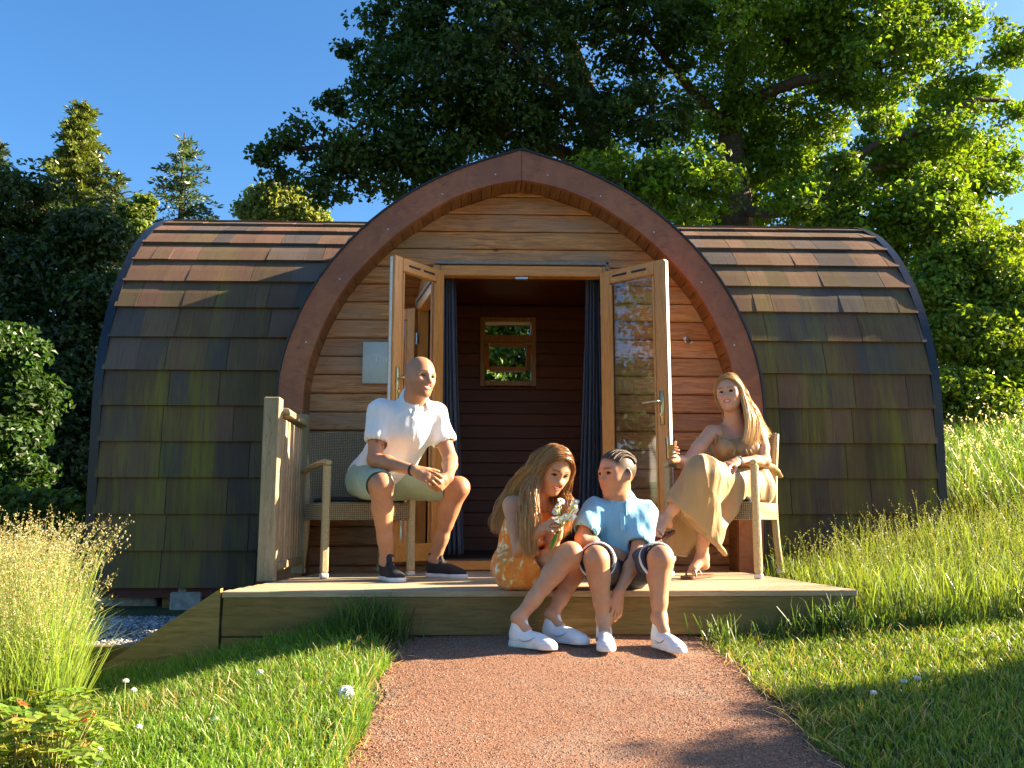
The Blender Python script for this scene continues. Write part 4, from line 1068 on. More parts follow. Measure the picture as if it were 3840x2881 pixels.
tag(g.build('tall_seeding_grass', M['grass']), 'tall grass with tan seed heads at the left foreground', 'grass', kind='stuff')
g = GM()   # tall green grass by the right end
P = scatter(1100, dxr+.06, 3.9, .15, 1.75, lambda x,y: (y > .1) & (y < 1.8-.12*(x-2.2)) )
P = P[P[:,0] > dxr-.07*P[:,1]+.06]
seedgrass(g, P, rng.uniform(.24,.50,len(P)), ((.08,.13,.02),(.20,.28,.06)), (.20,.22,.08), 13, .018, .14, .010, .12)
P = scatter(12000, dxr+.03, 4.6, -.1, 1.8, lambda x,y: y > -.1); V,Q,T,C = blades(P, rng.uniform(.10,.34,len(P)), .006, .35, (.06,.10,.018), (.19,.28,.05)); g.add(V,Q,T,C)
P = scatter(1500, 2.6, 4.8, -1.2, .4, lambda x,y: y > -1.2+.0*x); V,Q,T,C = blades(P, rng.uniform(.08,.26,len(P)), .005, .5, (.14,.14,.05), (.34,.32,.12)); g.add(V,Q,T,C)
tag(g.build('wild_grass', M['grass']), 'wild green grass with seed heads along the right end of the pod', 'grass', kind='stuff')
g = GM()   # meadow on the slope
P = scatter(42000, 3.4, 11, 1.6, 9, lambda x,y: x > 3.55+.05*y); V,Q,T,C = blades(P, rng.uniform(.18,.62,len(P)), .010, .45, (.04,.09,.018), (.12,.23,.04), var=.4); g.add(V,Q,T,C)
P = scatter(1500, 3.5, 11, 2.0, 9, lambda x,y: x > 3.6+.05*y); seedgrass(g, P, rng.uniform(.4,.75,len(P)), ((.1,.15,.03),(.28,.34,.10)), (.74,.74,.68), 7, .035, .07, .020, .15)
tag(g.build('meadow_grass', M['grass']), 'tall flowering meadow grass on the slope at right', 'meadow', kind='stuff')
# grass on the left verge behind gravel
g = GM(); P = scatter(9000, -8, -3.15, -.6, 5, lambda x,y: (x < -3.2)|(y < .1)); V,Q,T,C = blades(P, rng.uniform(.1,.35,len(P)), .008, .4, (.05,.09,.02), (.16,.24,.05)); g.add(V,Q,T,C)
tag(g.build('verge_grass', M['grass']), 'rough grass verge beyond the left end of the pod', 'grass', kind='stuff')
# straw along the path edges
g = GM(); n = 700; y = rng.uniform(-1.9,-.05,n); sd2 = rng.random(n) < .62; x = np.where(sd2, -.40+.0*y+rng.normal(0,.035,n), 1.05+rng.normal(0,.03,n))
P = np.stack([x,y,gz(x,y)+.006],-1); V,Q,T,C = blades(P, rng.uniform(.02,.05,n), .004, 2.6, (.40,.28,.14), (.58,.44,.24)); g.add(V,Q,T,C)
tag(g.build('dry_straw', M['grass']), 'dry straw lying along the edges of the path', 'straw', kind='stuff')
# ---- low leafy plants bottom left (each a plant)
def leafy(label, px, py, Y, seed, col, col2, n=60, h=.30, sp=.17):
    p = at(px, py, Y); base = Vector((p.x, Y, gzp(p.x, Y))); r2 = np.random.default_rng(seed)
    t = tag(empty('leafy_plant', base), label, 'plant', 'low leafy plants in the left corner'); st = MB(); Ps = []; 
    for i in range(n):
        a = r2.uniform(0,6.28); q = sp*r2.random()**.5; z = h*r2.uniform(.35,1); e = Vector((math.cos(a)*q, math.sin(a)*q, z))
        st.tube([(0,0,0),e*.5+Vector((0,0,.02)),e],[.003,.002,.0015],4,(.20,.20,.06)); Ps.append(tuple(e))
    st.build('stems', M['stone'], t)
    P = np.array(Ps); V=[];Q=[];C=[]; nn=0
    for e in P:      # lobed leaf of three leaflets
        a0 = r2.uniform(0,6.28); c = np.array(col if r2.random() < .93 else col2)*r2.uniform(.7,1.3); tilt = r2.uniform(-.4,.4)
        s = r2.uniform(.03,.055)
        for k in (-1,0,1):
            a = a0+k*.9; dr = np.array([math.cos(a),math.sin(a),tilt*math.cos(a)-.1]); sv = np.array([-math.sin(a),math.cos(a),tilt*-math.sin(a)])
            pts_ = [e, e+dr*s*.4+sv*s*.34+[0,0,.006], e+dr*s*.8+sv*s*.26, e+dr*s*1.1, e+dr*s*.8-sv*s*.26, e+dr*s*.4-sv*s*.34+[0,0,.006]]
            V += pts_; Q += [(nn,nn+1,nn+2,nn+3),(nn,nn+3,nn+4,nn+5)]; C += [c]*6; nn += 6
    mesh_np('foliage', np.array(V), quads=Q, cols=np.array(C), mats=M['leaf'], parent=t)
for i,(px,py,Y,c1,c2,lab) in enumerate(((20,2640,-1.35,(.30,.36,.05),(.45,.12,.06),'leafy plant at the left edge with yellow green and red leaves'),(120,2570,-1.30,(.22,.32,.05),(.42,.30,.07),'leafy plant with mostly green leaves below the tall grass'),
        (60,2740,-1.6,(.34,.34,.06),(.46,.16,.06),'lowest leafy plant in the left corner'),(190,2660,-1.5,(.16,.28,.04),(.48,.10,.08),'leafy plant with pinkish red tips nearest the lawn'),(20,2520,-1.2,(.14,.24,.04),(.42,.13,.05),'leafy plant with dark red leaves under the tan grass'),(210,2760,-1.62,(.20,.30,.05),(.40,.28,.08),'leafy plant with orange leaves beside the lawn in the corner'))):
    leafy(lab, px, py, Y, 30+i, c1, c2)
# ---- dandelion clock and small white flowers in the lawn
def flower(name, label, px, py, pg, Y, kind, group=None, cat='flower'):
    p = at(px, py, Y); z0 = gzp(p.x, Y); t = tag(empty(name, (p.x, Y, z0)), label, cat, group); h = max(.03, p.z-z0)
    st = MB(); st.tube([(.004,0,0),(0,.003,h*.6),(0,0,h)], .0022, 5, (.25,.32,.08)); st.build('stem', M['stone'], t)
    if kind == 'clock':
        n = 260; d = rand_dirs(n); P = d*.024+np.array([0,0,h]); V,Q,C = leaves(P, .011, np.full((n,3),.85), nrm=d, up=0, aspect=.9)
        mesh_np('seed_head', V, quads=Q, cols=C, mats=M['petal'], parent=t)
        c = MB(); c.lathe((0,0,h-.006), [(0,0),(.006,.003),(.006,.009),(0,.012)], 8, col=(.45,.38,.2)); c.build('heart', M['stone'], t)
    else:
        n = 60; d = rand_dirs(n); d[:,2] = abs(d[:,2]); P = d*.008*np.array([1.2,1.2,.8])+np.array([0,0,h]); V,Q,C = leaves(P, .010, np.full((n,3),.75)*np.array([1,.98,.92]), nrm=d, up=0, aspect=.6)
        mesh_np('petals', V, quads=Q, cols=C, mats=M['petal'], parent=t)
flower('dandelion_clock','round white dandelion seed head in the lawn left of the path',1298,2602,2700,-1.05,'clock')
wfl = [(1160,2528,'left lawn, highest one'),]
fl_ = [(3390,2556,-.95,'larger white clover flower in the shaded lawn on the right'),(3440,2545,-.92,'small white clover flower just right of a larger one in the right lawn'),(3275,2600,-1.1,'dim white clover flower in the shaded lawn nearest the path'),
       (290,2840,-1.62,'white clover flower at the bottom edge of the left lawn, nearest the corner'),(365,2860,-1.66,'white clover flower at the bottom edge of the left lawn, second from the corner'),(370,2815,-1.6,'white clover flower near the bottom left corner, highest of three'),
       (520,2728,-1.35,'pale clover flower in the middle of the left lawn'),(470,2555,-.8,'tan faded clover flower by the foot of the sloping board'),(500,2590,-.9,'faded pinkish clover flower below another near the sloping board'),(810,2700,-1.3,'tiny white flower in the sunny left lawn'),(975,2520,-.75,'small pale flower in the left lawn near the deck')]
for px,py,Y,lab in fl_: flower('clover_flower', lab, px, py, 0, Y, 'c', 'clover flowers in the lawns')
# ================================================================ PEOPLE (smooth implicit bodies, one continuous surface each)
def npv(v): return np.array(v, float)
def unit(v): v = npv(v); return v/(np.linalg.norm(v)+1e-12)
class SDF:
    def __init__(s, lo, hi, h):
        s.h = h; s.lo = npv(lo); n = np.ceil((npv(hi)-s.lo)/h).astype(int)+1; s.n = n
        s.F = np.full(n, .5, np.float32); s.ax = [s.lo[i]+np.arange(n[i], dtype=np.float32)*h for i in range(3)]
    def sl(s, lo, hi, m):
        a = np.maximum(0, np.floor((npv(lo)-m-s.lo)/s.h).astype(int)); b = np.minimum(s.n, np.ceil((npv(hi)+m-s.lo)/s.h).astype(int)+1)
        if (b <= a).any(): return None, None
        sl = tuple(slice(a[i], b[i]) for i in range(3))
        X = s.ax[0][sl[0]][:,None,None]; Y = s.ax[1][sl[1]][None,:,None]; Z = s.ax[2][sl[2]][None,None,:]
        return sl, (X, Y, Z)
    def put(s, sl, d, k, mode):
        F = s.F[sl]
        if mode == 'u':
            if k <= 0: s.F[sl] = np.minimum(F, d)
            else:
                h = np.maximum(k-np.abs(F-d), 0)/k; s.F[sl] = np.minimum(F, d)-h*h*k*.25
        else:
            d = -d
            if k <= 0: s.F[sl] = np.maximum(F, d)
            else:
                h = np.maximum(k-np.abs(F-d), 0)/k; s.F[sl] = np.maximum(F, d)+h*h*k*.25
    def rc(s, a, b, ra, rb, k=.02, mode='u'):
        a, b = npv(a), npv(b); R_ = max(ra, rb)
        sl, C = s.sl(np.minimum(a,b)-R_, np.maximum(a,b)+R_, k+.012)
        if sl is None: return
        ba = b-a; L2 = float(ba@ba)+1e-12
        px, py, pz = C[0]-a[0], C[1]-a[1], C[2]-a[2]
        t = np.clip((px*ba[0]+py*ba[1]+pz*ba[2])/L2, 0, 1)
        d = np.sqrt((px-t*ba[0])**2+(py-t*ba[1])**2+(pz-t*ba[2])**2)-(ra+(rb-ra)*t)
        s.put(sl, d, k, mode)
    def ell(s, c, r, B=None, k=.02, mode='u'):
        """ellipsoid, B rows = local axes"""
        c = npv(c); r = npv(r); R_ = r.max(); B = np.eye(3) if B is None else np.array(B, float)
        sl, C = s.sl(c-R_, c+R_, k+.012)
        if sl is None: return
        p = [C[i]-c[i] for i in range(3)]
        q = [p[0]*B[j][0]+p[1]*B[j][1]+p[2]*B[j][2] for j in range(3)]
        k0 = np.sqrt((q[0]/r[0])**2+(q[1]/r[1])**2+(q[2]/r[2])**2); k1 = np.sqrt((q[0]/r[0]**2)**2+(q[1]/r[1]**2)**2+(q[2]/r[2]**2)**2)+1e-9
        s.put(sl, k0*(k0-1)/k1, k, mode)
    def box(s, c, hf, B=None, rnd=.01, k=.01, mode='u'):
        c = npv(c); hf = npv(hf); R_ = np.linalg.norm(hf)+rnd; B = np.eye(3) if B is None else np.array(B, float)
        sl, C = s.sl(c-R_, c+R_, k+.012)
        if sl is None: return
        p = [C[i]-c[i] for i in range(3)]
        q = [np.abs(p[0]*B[j][0]+p[1]*B[j][1]+p[2]*B[j][2])-(hf[j]-rnd) for j in range(3)]
        d = np.sqrt(np.maximum(q[0],0)**2+np.maximum(q[1],0)**2+np.maximum(q[2],0)**2)+np.minimum(np.maximum(np.maximum(q[0],q[1]),q[2]),0)-rnd
        s.put(sl, d, k, mode)
    def cut(s, p, n, k=.0):
        """remove everything on the side of the plane that n points to"""
        p = npv(p); n = unit(n); d = (s.ax[0][:,None,None]-p[0])*n[0]+(s.ax[1][None,:,None]-p[1])*n[1]+(s.ax[2][None,None,:]-p[2])*n[2]
        s.F = np.maximum(s.F, d.astype(np.float32))
    def mesh(s, smooth=1):
        F = s.F; F[0] = F[-1] = 1; F[:,0] = F[:,-1] = 1; F[:,:,0] = F[:,:,-1] = 1
        I = F < 0; nx, ny, nz = F.shape
        An = None; Or = None
        for i in (0,1):
            for j in (0,1):
                for k in (0,1):
                    c = I[i:nx-1+i, j:ny-1+j, k:nz-1+k]
                    An = c.copy() if An is None else An & c; Or = c.copy() if Or is None else Or | c
        act = np.argwhere(Or & ~An); n = len(act); ids = np.full((nx-1,ny-1,nz-1), -1, np.int32); ids[tuple(act.T)] = np.arange(n)
        acc = np.zeros((n,3)); cnt = np.zeros(n)
        cs = [(i,j,k) for i in (0,1) for j in (0,1) for k in (0,1)]
        vals = {c: F[act[:,0]+c[0], act[:,1]+c[1], act[:,2]+c[2]] for c in cs}
        for a in cs:
            for ax in range(3):
                if a[ax] == 0:
                    b = list(a); b[ax] = 1; b = tuple(b); fa, fb = vals[a], vals[b]; m = (fa < 0) != (fb < 0)
                    t = np.where(m, fa/(fa-fb+1e-20), 0); p = np.array(a, float)[None]+np.eye(3)[ax][None]*t[:,None]
                    acc[m] += p[m]; cnt[m] += 1
        V = s.lo+(act+acc/cnt[:,None])*s.h
        Q = []
        for ax in range(3):
            sa = [slice(None)]*3; sb = [slice(None)]*3; sa[ax] = slice(0,-1); sb[ax] = slice(1,None)
            A_, B_ = I[tuple(sa)], I[tuple(sb)]; e = np.argwhere(A_ != B_); u, v = (ax+1)%3, (ax+2)%3
            ok = (e[:,u] > 0) & (e[:,v] > 0) & (e[:,u] < F.shape[u]-1) & (e[:,v] < F.shape[v]-1); e = e[ok]
            def cid(du, dv):
                q = e.copy(); q[:,u] += du; q[:,v] += dv; return ids[q[:,0],q[:,1],q[:,2]]
            q = np.stack([cid(-1,-1), cid(0,-1), cid(0,0), cid(-1,0)], 1)
            flip = ~A_[tuple(e.T)]; q[flip] = q[flip][:, ::-1]; Q.append(q)
        Q = np.concatenate(Q)
        for _ in range(smooth):      # light Laplacian smoothing
            S_ = np.zeros_like(V); c_ = np.zeros(len(V))
            for i in range(4):
                np.add.at(S_, Q[:,i], V[Q[:,(i+1)%4]]); np.add.at(S_, Q[:,(i+1)%4], V[Q[:,i]]); np.add.at(c_, Q[:,i], 1); np.add.at(c_, Q[:,(i+1)%4], 1)
            V = V*.5+.5*S_/c_[:,None]
        return V, Q
def vnormals(V, Q):
    n = np.cross(V[Q[:,2]]-V[Q[:,0]], V[Q[:,3]]-V[Q[:,1]]); N_ = np.zeros_like(V)
    for i in range(4): np.add.at(N_, Q[:,i], n)
    return N_/(np.linalg.norm(N_, axis=1, keepdims=True)+1e-12)
def folds(V, Q, amp, fr, stretch=(1,1,1), seed=0, mask=None):
    P = V*npv(stretch); d = 1-2*np.abs(value_noise(P+value_noise(P, fr*.7, seed+5)[:,None]*.03, fr, seed)); d = d*.7+.3*value_noise(P, fr*2.3, seed+2)
    if mask is not None: d = d*mask
    return V+vnormals(V, Q)*(d*amp)[:,None]

def hand(s, wr, d, pn, th, sc=1.0, curl=(.3,.3,.3,.3), spread=.12, tcurl=.4, thumb_out=.6, k=.006):
    """wr wrist, d pointing along the palm, pn out of the palm (fingers curl towards it), th towards the thumb side"""
    wr = npv(wr); d = unit(d); pn = unit(npv(pn)-d*(npv(pn)@d)); th = npv(th); x = np.cross(d, pn); x = x if x@th > 0 else -x; x = unit(x)
    B = [x, pn, d]; L = .095*sc
    s.ell(wr+d*L*.52, (.041*sc,.0165*sc,.056*sc), B, k=.014)
    s.rc(wr, wr+d*L*.35, .024*sc, .021*sc, k=.02)
    s.rc(wr+d*L*.15+x*.018*sc+pn*.004, wr+d*L*.6+x*.026*sc+pn*.008*sc, .014*sc, .014*sc, k=.012)
    lens = (.074,.083,.077,.060); tips = []
    for i in range(4):
        o = (1.5-i)*.0205*sc; b = wr+d*(L*(.93-.03*abs(1.2-i)))+x*o; dd = unit(d+x*(1.5-i)*spread); ang = 0; p = b; r_ = (.0088-.0006*(i == 3))*sc
        prev = p-dd*.02*sc
        s.rc(prev, p, r_*1.05, r_*1.08, k=.006)
        for j, fr_ in enumerate((.45,.31,.24)):
            ang += curl[i]*(.9,1.15,.8)[j]; q = p+(dd*math.cos(ang)+pn*math.sin(ang))*lens[i]*sc*fr_
            s.rc(p, q, r_*(1.05-.06*j), r_*(.98-.08*j), k=.0025); p = q
        tips.append(p)
    p = wr+d*L*.30+x*.026*sc+pn*.004*sc; dd = unit(d*.75+x*thumb_out+pn*.25)
    for j, (l, rr) in enumerate(((.040,.0125),(.032,.0105),(.026,.0092))):
        dd = unit(dd+pn*tcurl*.35+d*.12*j); q = p+dd*l*sc; s.rc(p, q, rr*sc, rr*.9*sc, k=.004); p = q
    return tips
def basis(F, U):
    F = unit(F); U = npv(U); U = unit(U-F*(U@F)); return unit(np.cross(F, U)), F, U      # right (the person's own right), forward, up
class Head:
    def __init__(h, c, F, U, H, face=1.0): h.c = npv(c); h.R, h.F, h.U = basis(F, U); h.H = H; h.w = face
    def p(h, x, y, z): return h.c+h.H*(h.R*x*h.w+h.F*y+h.U*z)
    def loc(h, V): q = (V-h.c)/h.H; return np.stack([q@h.R/h.w, q@h.F, q@h.U], -1)
    def ops(h, s, jaw=1.0, smile=.5, nose=1.0, mouth_open=0.0):
        H = h.H; B = [h.R, h.F, h.U]; P = h.p; w = h.w
        s.ell(P(0,-.055,.125), (.325*H*w,.405*H,.375*H), B, k=.01)
        s.ell(P(0,.10,-.05), (.272*H*w,.235*H,.33*H), B, k=.03)
        s.rc(P(0,.10,-.22), P(0,.205,-.37), .155*H*jaw, .105*H*jaw, k=.035)
        for sg in (-1,1):
            s.rc(P(sg*.215,-.02,-.14), P(sg*.10,.17,-.36), .075*H*jaw, .075*H*jaw, k=.03)
            s.ell(P(sg*.165,.215,-.10-.0*smile), (.085*H,.075*H,.085*H), B, k=.03)
            s.rc(P(sg*.205,.235,.065), P(sg*.05,.315,.055), .035*H, .045*H, k=.022)
            s.ell(P(sg*.128,.372,-.005), (.078*H,.062*H,.048*H), B, k=.02, mode='s')
            s.ell(P(sg*.128,.262,-.008), (.063*H,.055*H,.053*H), B, k=.006)
            # ears
            s.ell(P(sg*.335,-.045,-.035), (.036*H,.072*H,.125*H), [unit(h.R+h.F*.35*sg), unit(h.F-h.R*.35*sg), h.U], k=.004)
            s.ell(P(sg*.368,-.015,-.03), (.020*H,.036*H,.07*H), B, k=.006, mode='s')
            s.ell(P(sg*.045,.358,-.135), (.035*H,.04*H,.03*H), B, k=.01)
            s.rc(P(sg*.10,.315,-.15), P(sg*.165,.24,-.26), .030*H*smile*1.6, .02*H, k=.02)
        s.rc(P(0,.315,.03), P(0,.405*nose+.005,-.115), .032*H, .043*H*nose, k=.018)
        s.ell(P(0,.402*nose+.006,-.125), (.043*H,.04*H,.036*H), B, k=.01)
        s.ell(P(0,.278,-.24), (.13*H,.072*H,.09*H), B, k=.02)
        wm, up_, mo = .082+.030*smile, .030*smile, mouth_open
        for sg in (-1,1):
            cn = P(sg*wm,.292,-.235+up_)
            s.rc(cn, P(sg*wm*.45,.335,-.222+up_*.25), .016*H, .021*H, k=.006); s.rc(P(sg*wm*.45,.335,-.222+up_*.25), P(0,.345,-.218), .021*H, .021*H, k=.006)
            s.rc(cn, P(sg*wm*.5,.326,-.258-.030*mo+up_*.3), .015*H, .024*H, k=.006); s.rc(P(sg*wm*.5,.326,-.258-.030*mo+up_*.3), P(0,.336,-.266-.036*mo), .024*H, .026*H, k=.006)
            s.rc(P(sg*wm*.82,.330,-.237+up_*.75), P(0,.372,-.240-.016*mo), (.006+.008*mo)*H, (.006+.020*mo)*H, k=.003, mode='s')
        s.ell(P(0,.262,-.40), (.075*H,.06*H,.06*H), B, k=.02)
    def paint(h, V, C, lip, brow, smile=.5, browh=.09, browt=.02, stubble=None, blush=None):
        q = h.loc(V); x, y, z = q[:,0], q[:,1], q[:,2]; front = (y > .12)
        ax = np.abs(x)
        def blend(m, col): C[:] = C*(1-m[:,None])+npv(col)[None]*m[:,None]
        if stubble is not None:
            m = (1-S(-.20,-.10,z+.0*x))*S(-.05,.08,y)*(1-S(.0,.06,(np.abs(x)-.3)))*S(-.55,-.42,z)*.35; blend(m*1.0, stubble)
        wm = .082+.030*smile; mm = front & (y > .25); zl = z+.243+.012*smile-.030*smile*(ax/wm)**2
        m = np.where(mm, np.exp(-(zl/(.030+.030*smile)/(1.05-.6*np.clip(ax/wm,0,1)**3))**4)*(1-S(wm,wm+.03,ax)), 0); blend(np.clip(m,0,1)*.8, lip)
        m = np.where(front, np.exp(-((z-browh-.02+ .6*(ax-.13)**2)/browt)**2)*S(.035,.06,ax)*(1-S(.19,.23,ax)), 0); blend(np.clip(m,0,1)*.9, brow)
        m = np.where(front, np.exp(-((z-.012)/.05)**2-((ax-.128)/.07)**2), 0)*.25; blend(m, [c*.55 for c in C.mean(0)])
        if blush is not None: m = np.where(front, np.exp(-((z+.09)/.08)**2-((ax-.19)/.08)**2), 0)*.35; blend(m, blush)
    def extras(h, parent, iris, smile=.5, teeth=True, look=(0,0), openm=.5, lash=(.02,.012,.01), sq=.42):
        H = h.H; mb_e = []; B = Matrix((h.R, h.F, h.U)).transposed()
        off = Vector(parent.location)
        for sg in (-1,1):
            m = MB(); c = Vector(h.p(sg*.128,.272,-.004)); r_ = .060*H
            ax = unit(h.F+h.R*(look[0]+.0*sg)+h.U*look[1])
            m.lathe(c, [(0,-r_),(r_*.7,-r_*.7),(r_,0),(r_*.9,r_*.44),(r_*.66,r_*.75)], 14, Vector(ax), (.78,.76,.73))
            m.lathe(c, [(r_*.66,r_*.748),(r_*.4,r_*.915),(r_*.34,r_*.94)], 14, Vector(ax), iris)
            m.lathe(c, [(r_*.34,r_*.94),(0,r_*1.0)], 14, Vector(ax), (.008,.008,.008))
            m.v = [tuple(npv(c)+h.R*((npv(v)-npv(c))@h.R)*1.15+h.U*((npv(v)-npv(c))@h.U)*sq+h.F*((npv(v)-npv(c))@h.F)-npv(off)) for v in m.v]; m.build('eye', M['eye'], parent)
            l = MB(); l.tube([h.p(sg*(.128+u*.075), .328-.040*abs(u)**1.6, -.004+(.012+.040*sq)*(1-u*u)) for u in (-1,-.6,-.2,.2,.6,1)], [.0018,.0036,.0046,.0046,.0036,.0018], 5, lash)
            l.v = [tuple(Vector(v)-off) for v in l.v]; l.build('eyelid', M['stone'], parent)
        if teeth:
            m = MB(); w_ = (.062+.022*smile)
            top = [h.p(x*w_, .359-.035*x*x, -.222+.020*smile*x*x) for x in (-1,-.6,-.2,.2,.6,1)]; bot = [h.p(x*w_*.95, .356-.035*x*x, -.232-.034*openm*(1-.6*x*x)+.022*smile*x*x) for x in (-1,-.6,-.2,.2,.6,1)]
            m.add(top+bot, [(i,i+6,i+7,i+1) for i in range(5)], (.82,.80,.74), True)
            m.v = [tuple(Vector(v)-off) for v in m.v]; m.build('teeth', M['eye'], parent)
M['eye'] = m_vcol('eyes_and_teeth', .25, .5)

def person(label, base, lo, hi, body, skin, h=.0034, group='family sitting on the deck'):
    t = tag(empty('person', base), label, 'person', group)
    s = SDF(lo, hi, h); body(s); V, Q = s.mesh(1); C = np.tile(npv(skin), (len(V),1))
    return t, V, Q, C
def finish(t, V, Q, C, mat='skin', name='body', warm=()):
    n1 = value_noise(V, 16, 1); n2 = value_noise(V, 70, 2); C = C*(1+.10*n1[:,None]*npv((.5,1.0,1.0))+.06*n2[:,None])
    for w_ in warm: m = np.exp(-(np.linalg.norm(V-npv(w_), axis=1)/.055)**2)[:,None]*.5; C = C*(1-m)+C*npv((.86,.66,.62))*m
    return mesh_np(name, V-npv(t.location), quads=Q, cols=C, mats=M[mat], smooth=True, parent=t)
def garment(t, name, lo, hi, fn, mat, h=.0045, fold=(0.004,14,(1,1,1),0), mask=None, smooth=2, cols=None):
    s = SDF(lo, hi, h); fn(s); V, Q = s.mesh(smooth)
    if fold: V = folds(V, Q, fold[0], fold[1], fold[2], fold[3], mask(V) if mask else None)
    C = cols(V) if cols else None
    return mesh_np(name, V-npv(t.location), quads=Q, cols=C, mats=M[mat] if isinstance(mat,str) else mat, smooth=True, parent=t)

def ashoe(t, an, dirx, diry, z, L, white, sgn):
    f = unit((dirx,diry,0)); hl = npv((an[0],an[1],0))-f*L*.205; hl[2] = z; shoe(t, hl, hl+f*L, L, white, sgn)
def shoe(t, heel, toe, L, white=True, sgn=1, tilt=0.0, high=.0, name='shoe'):
    """a trainer: upper with laces, and its sole as a sub-part; heel and toe are ground points"""
    heel = npv(heel); f = unit(npv(toe)-heel); up = unit(npv((0,0,1))-f*f[2]); sd2 = np.cross(f, up); B = [f, sd2, up]; k = L/.26
    W = lambda x,y,z: heel+f*x*L+sd2*y*L*sgn+up*z*L
    lo = heel-npv((.34,.34,.08)); hi = heel+npv((.34,.34,.24))
    def up_(s):
        s.ell(W(.78,.01,.10),(.20*L,.165*L,.105*L),B,k=.01); s.ell(W(.50,.0,.14),(.28*L,.145*L,.15*L),B,k=.03)
        s.ell(W(.22,-.005,.19),(.19*L,.135*L,.20*L),B,k=.03); s.rc(W(.16,0,.20),W(.21,0,.44+high),.125*L,.135*L,k=.02)
        s.rc(W(.40,0,.27),W(.34,0,.46+high),.06*L,.045*L,k=.015)
        s.rc(W(.20,0,.36),W(.20,0,.62+high),.10*L,.125*L,k=.006,mode='s')
        s.cut(W(0,0,.055),-up)
    s = SDF(lo,hi,.0035); up_(s); V,Q = s.mesh(1); 
    o = mesh_np(name, V-npv(t.location), quads=Q, mats=M['shoe_white'] if white else M['shoe_black'], smooth=True, parent=t)
    s = SDF(lo,hi,.0035); 
    for (x,rx,ry) in ((.80,.215,.178),(.50,.27,.158),(.20,.205,.145)): s.ell(W(x,.008 if x > .5 else 0,.045),(rx*L,ry*L,.16*L),B,k=.02)
    s.cut(W(0,0,.0),-up); s.cut(W(0,0,.085 if not white else .13),up)
    V,Q = s.mesh(1); q = mesh_np('sole', V-npv(t.location), quads=Q, mats=M['sole'], smooth=True); q.parent = o
    if white:
        for y_ in (-1,1):
            mk = MB(); mk.tube([W(.30,y_*.150,.155),W(.42,y_*.158,.118),W(.54,y_*.158,.145),W(.66,y_*.150,.215)], [.0015,.0045,.004,.001], 5, flat=.5); mk.v = [tuple(npv(v)-npv(t.location)) for v in mk.v]; q = mk.build('side_mark', M['lightgrey']); q.parent = o
    l = MB()
    for i in range(5):
        x = .36+.062*i; zz = .315-.030*i+.0 ; 
        l.tube([W(x,-.075,zz-.05),W(x+.01,-.03,zz-.008),W(x+.015,.03,zz-.008),W(x+.01,.075,zz-.05)], .0032*k, 5)
    l.tube([W(.37,0,.31),W(.40,.05,.35),W(.44,.09,.30)], .003*k, 5); l.tube([W(.37,0,.31),W(.39,-.06,.35),W(.43,-.10,.31)], .003*k, 5)
    l.v = [tuple(npv(v)-npv(t.location)) for v in l.v]; q = l.build('laces', M['lightgrey'] if white else M['shoe_black']); q.parent = o
    return o
M['lightgrey'] = plain('pale_grey_trim', (.36,.38,.42), .5)
M['shoe_white'] = plain('white_leather', (.80,.79,.78), .4, sc=60, var=.04)
M['shoe_black'] = plain('black_canvas', (.012,.012,.014), .75, sc=200, var=.3)
M['sole'] = plain('white_rubber_sole', (.74,.73,.70), .5, sc=40, var=.05)

def legs(s, J, r_, kneebump=True):
    """thigh, knee, calf, ankle for both sides; r_ = (hip, knee, calf, ankle)"""
    for a in ('R','L'):
        hp, kn, an = npv(J['hip'+a]), npv(J['kn'+a]), npv(J['an'+a])
        s.rc(hp, kn, r_[0], r_[1], k=.03)
        sh = unit(an-kn); th = unit(kn-hp); back = unit(th*-1+sh*.0); back = unit(-(th-sh*(th@sh)))
        m = kn+(an-kn)*.30+back*r_[2]*.32
        s.rc(kn, m, r_[1]*.98, r_[2], k=.03); s.rc(m, kn+(an-kn)*.72+back*.004, r_[2], r_[3]*1.12, k=.03); s.rc(kn+(an-kn)*.68, an, r_[3]*1.10, r_[3], k=.02)
        s.rc(kn, kn+(an-kn)*.5, r_[1]*.82, r_[3]*1.1, k=.02)
        s.ell(kn+unit(th-sh)*r_[1]*.40, [r_[1]*.68]*3, None, k=.03)
        s.ell(an+back*-.0+npv((0,0,0)), [r_[3]*1.12]*3, None, k=.012)
def arm(s, sh, el, wr, r_, k=.03):
    sh, el, wr = npv(sh), npv(el), npv(wr)
    s.rc(sh, sh+(el-sh)*.5, r_[0], r_[1]*1.08, k=k); s.rc(sh+(el-sh)*.5, el, r_[1]*1.06, r_[1]*.86, k=.02)
    s.rc(el, el+(wr-el)*.32, r_[1]*.84, r_[2]*1.08, k=.02); s.rc(el+(wr-el)*.32, wr, r_[2]*1.06, r_[3], k=.02)
def torso(s, J, rw, rd, k=.06):
    """J chest, belly, pelvis centres; built from flattened ellipsoids across the shoulder line"""
    for a in ('R','L'):
        sh, hp = npv(J['sh'+a]), npv(J['hip'+a]); c, b = npv(J['chest']), npv(J['belly'])
        s.rc(sh*.72+c*.28, c*.35+sh*.30+b*.35, rd*.62, rd*.80, k=k); s.rc(c*.35+sh*.30+b*.35, b*.62+hp*.38, rd*.80, rd*.86, k=k)
        s.rc(sh*.85+c*.15, npv(J['neck']), rd*.42, rd*.40, k=.05)
    s.rc(J['chest'], J['belly'], rd*1.0, rd*.95, k=k); s.rc(J['belly'], J['pelvis'], rd*.98, rd*1.1, k=k)
    for a in ('R','L'): s.rc(J['pelvis'], npv(J['hip'+a]), rd*1.0, rd*.9, k=k)
    s.rc(J['neck'], J['chest'], rd*.5, rd*.9, k=k)
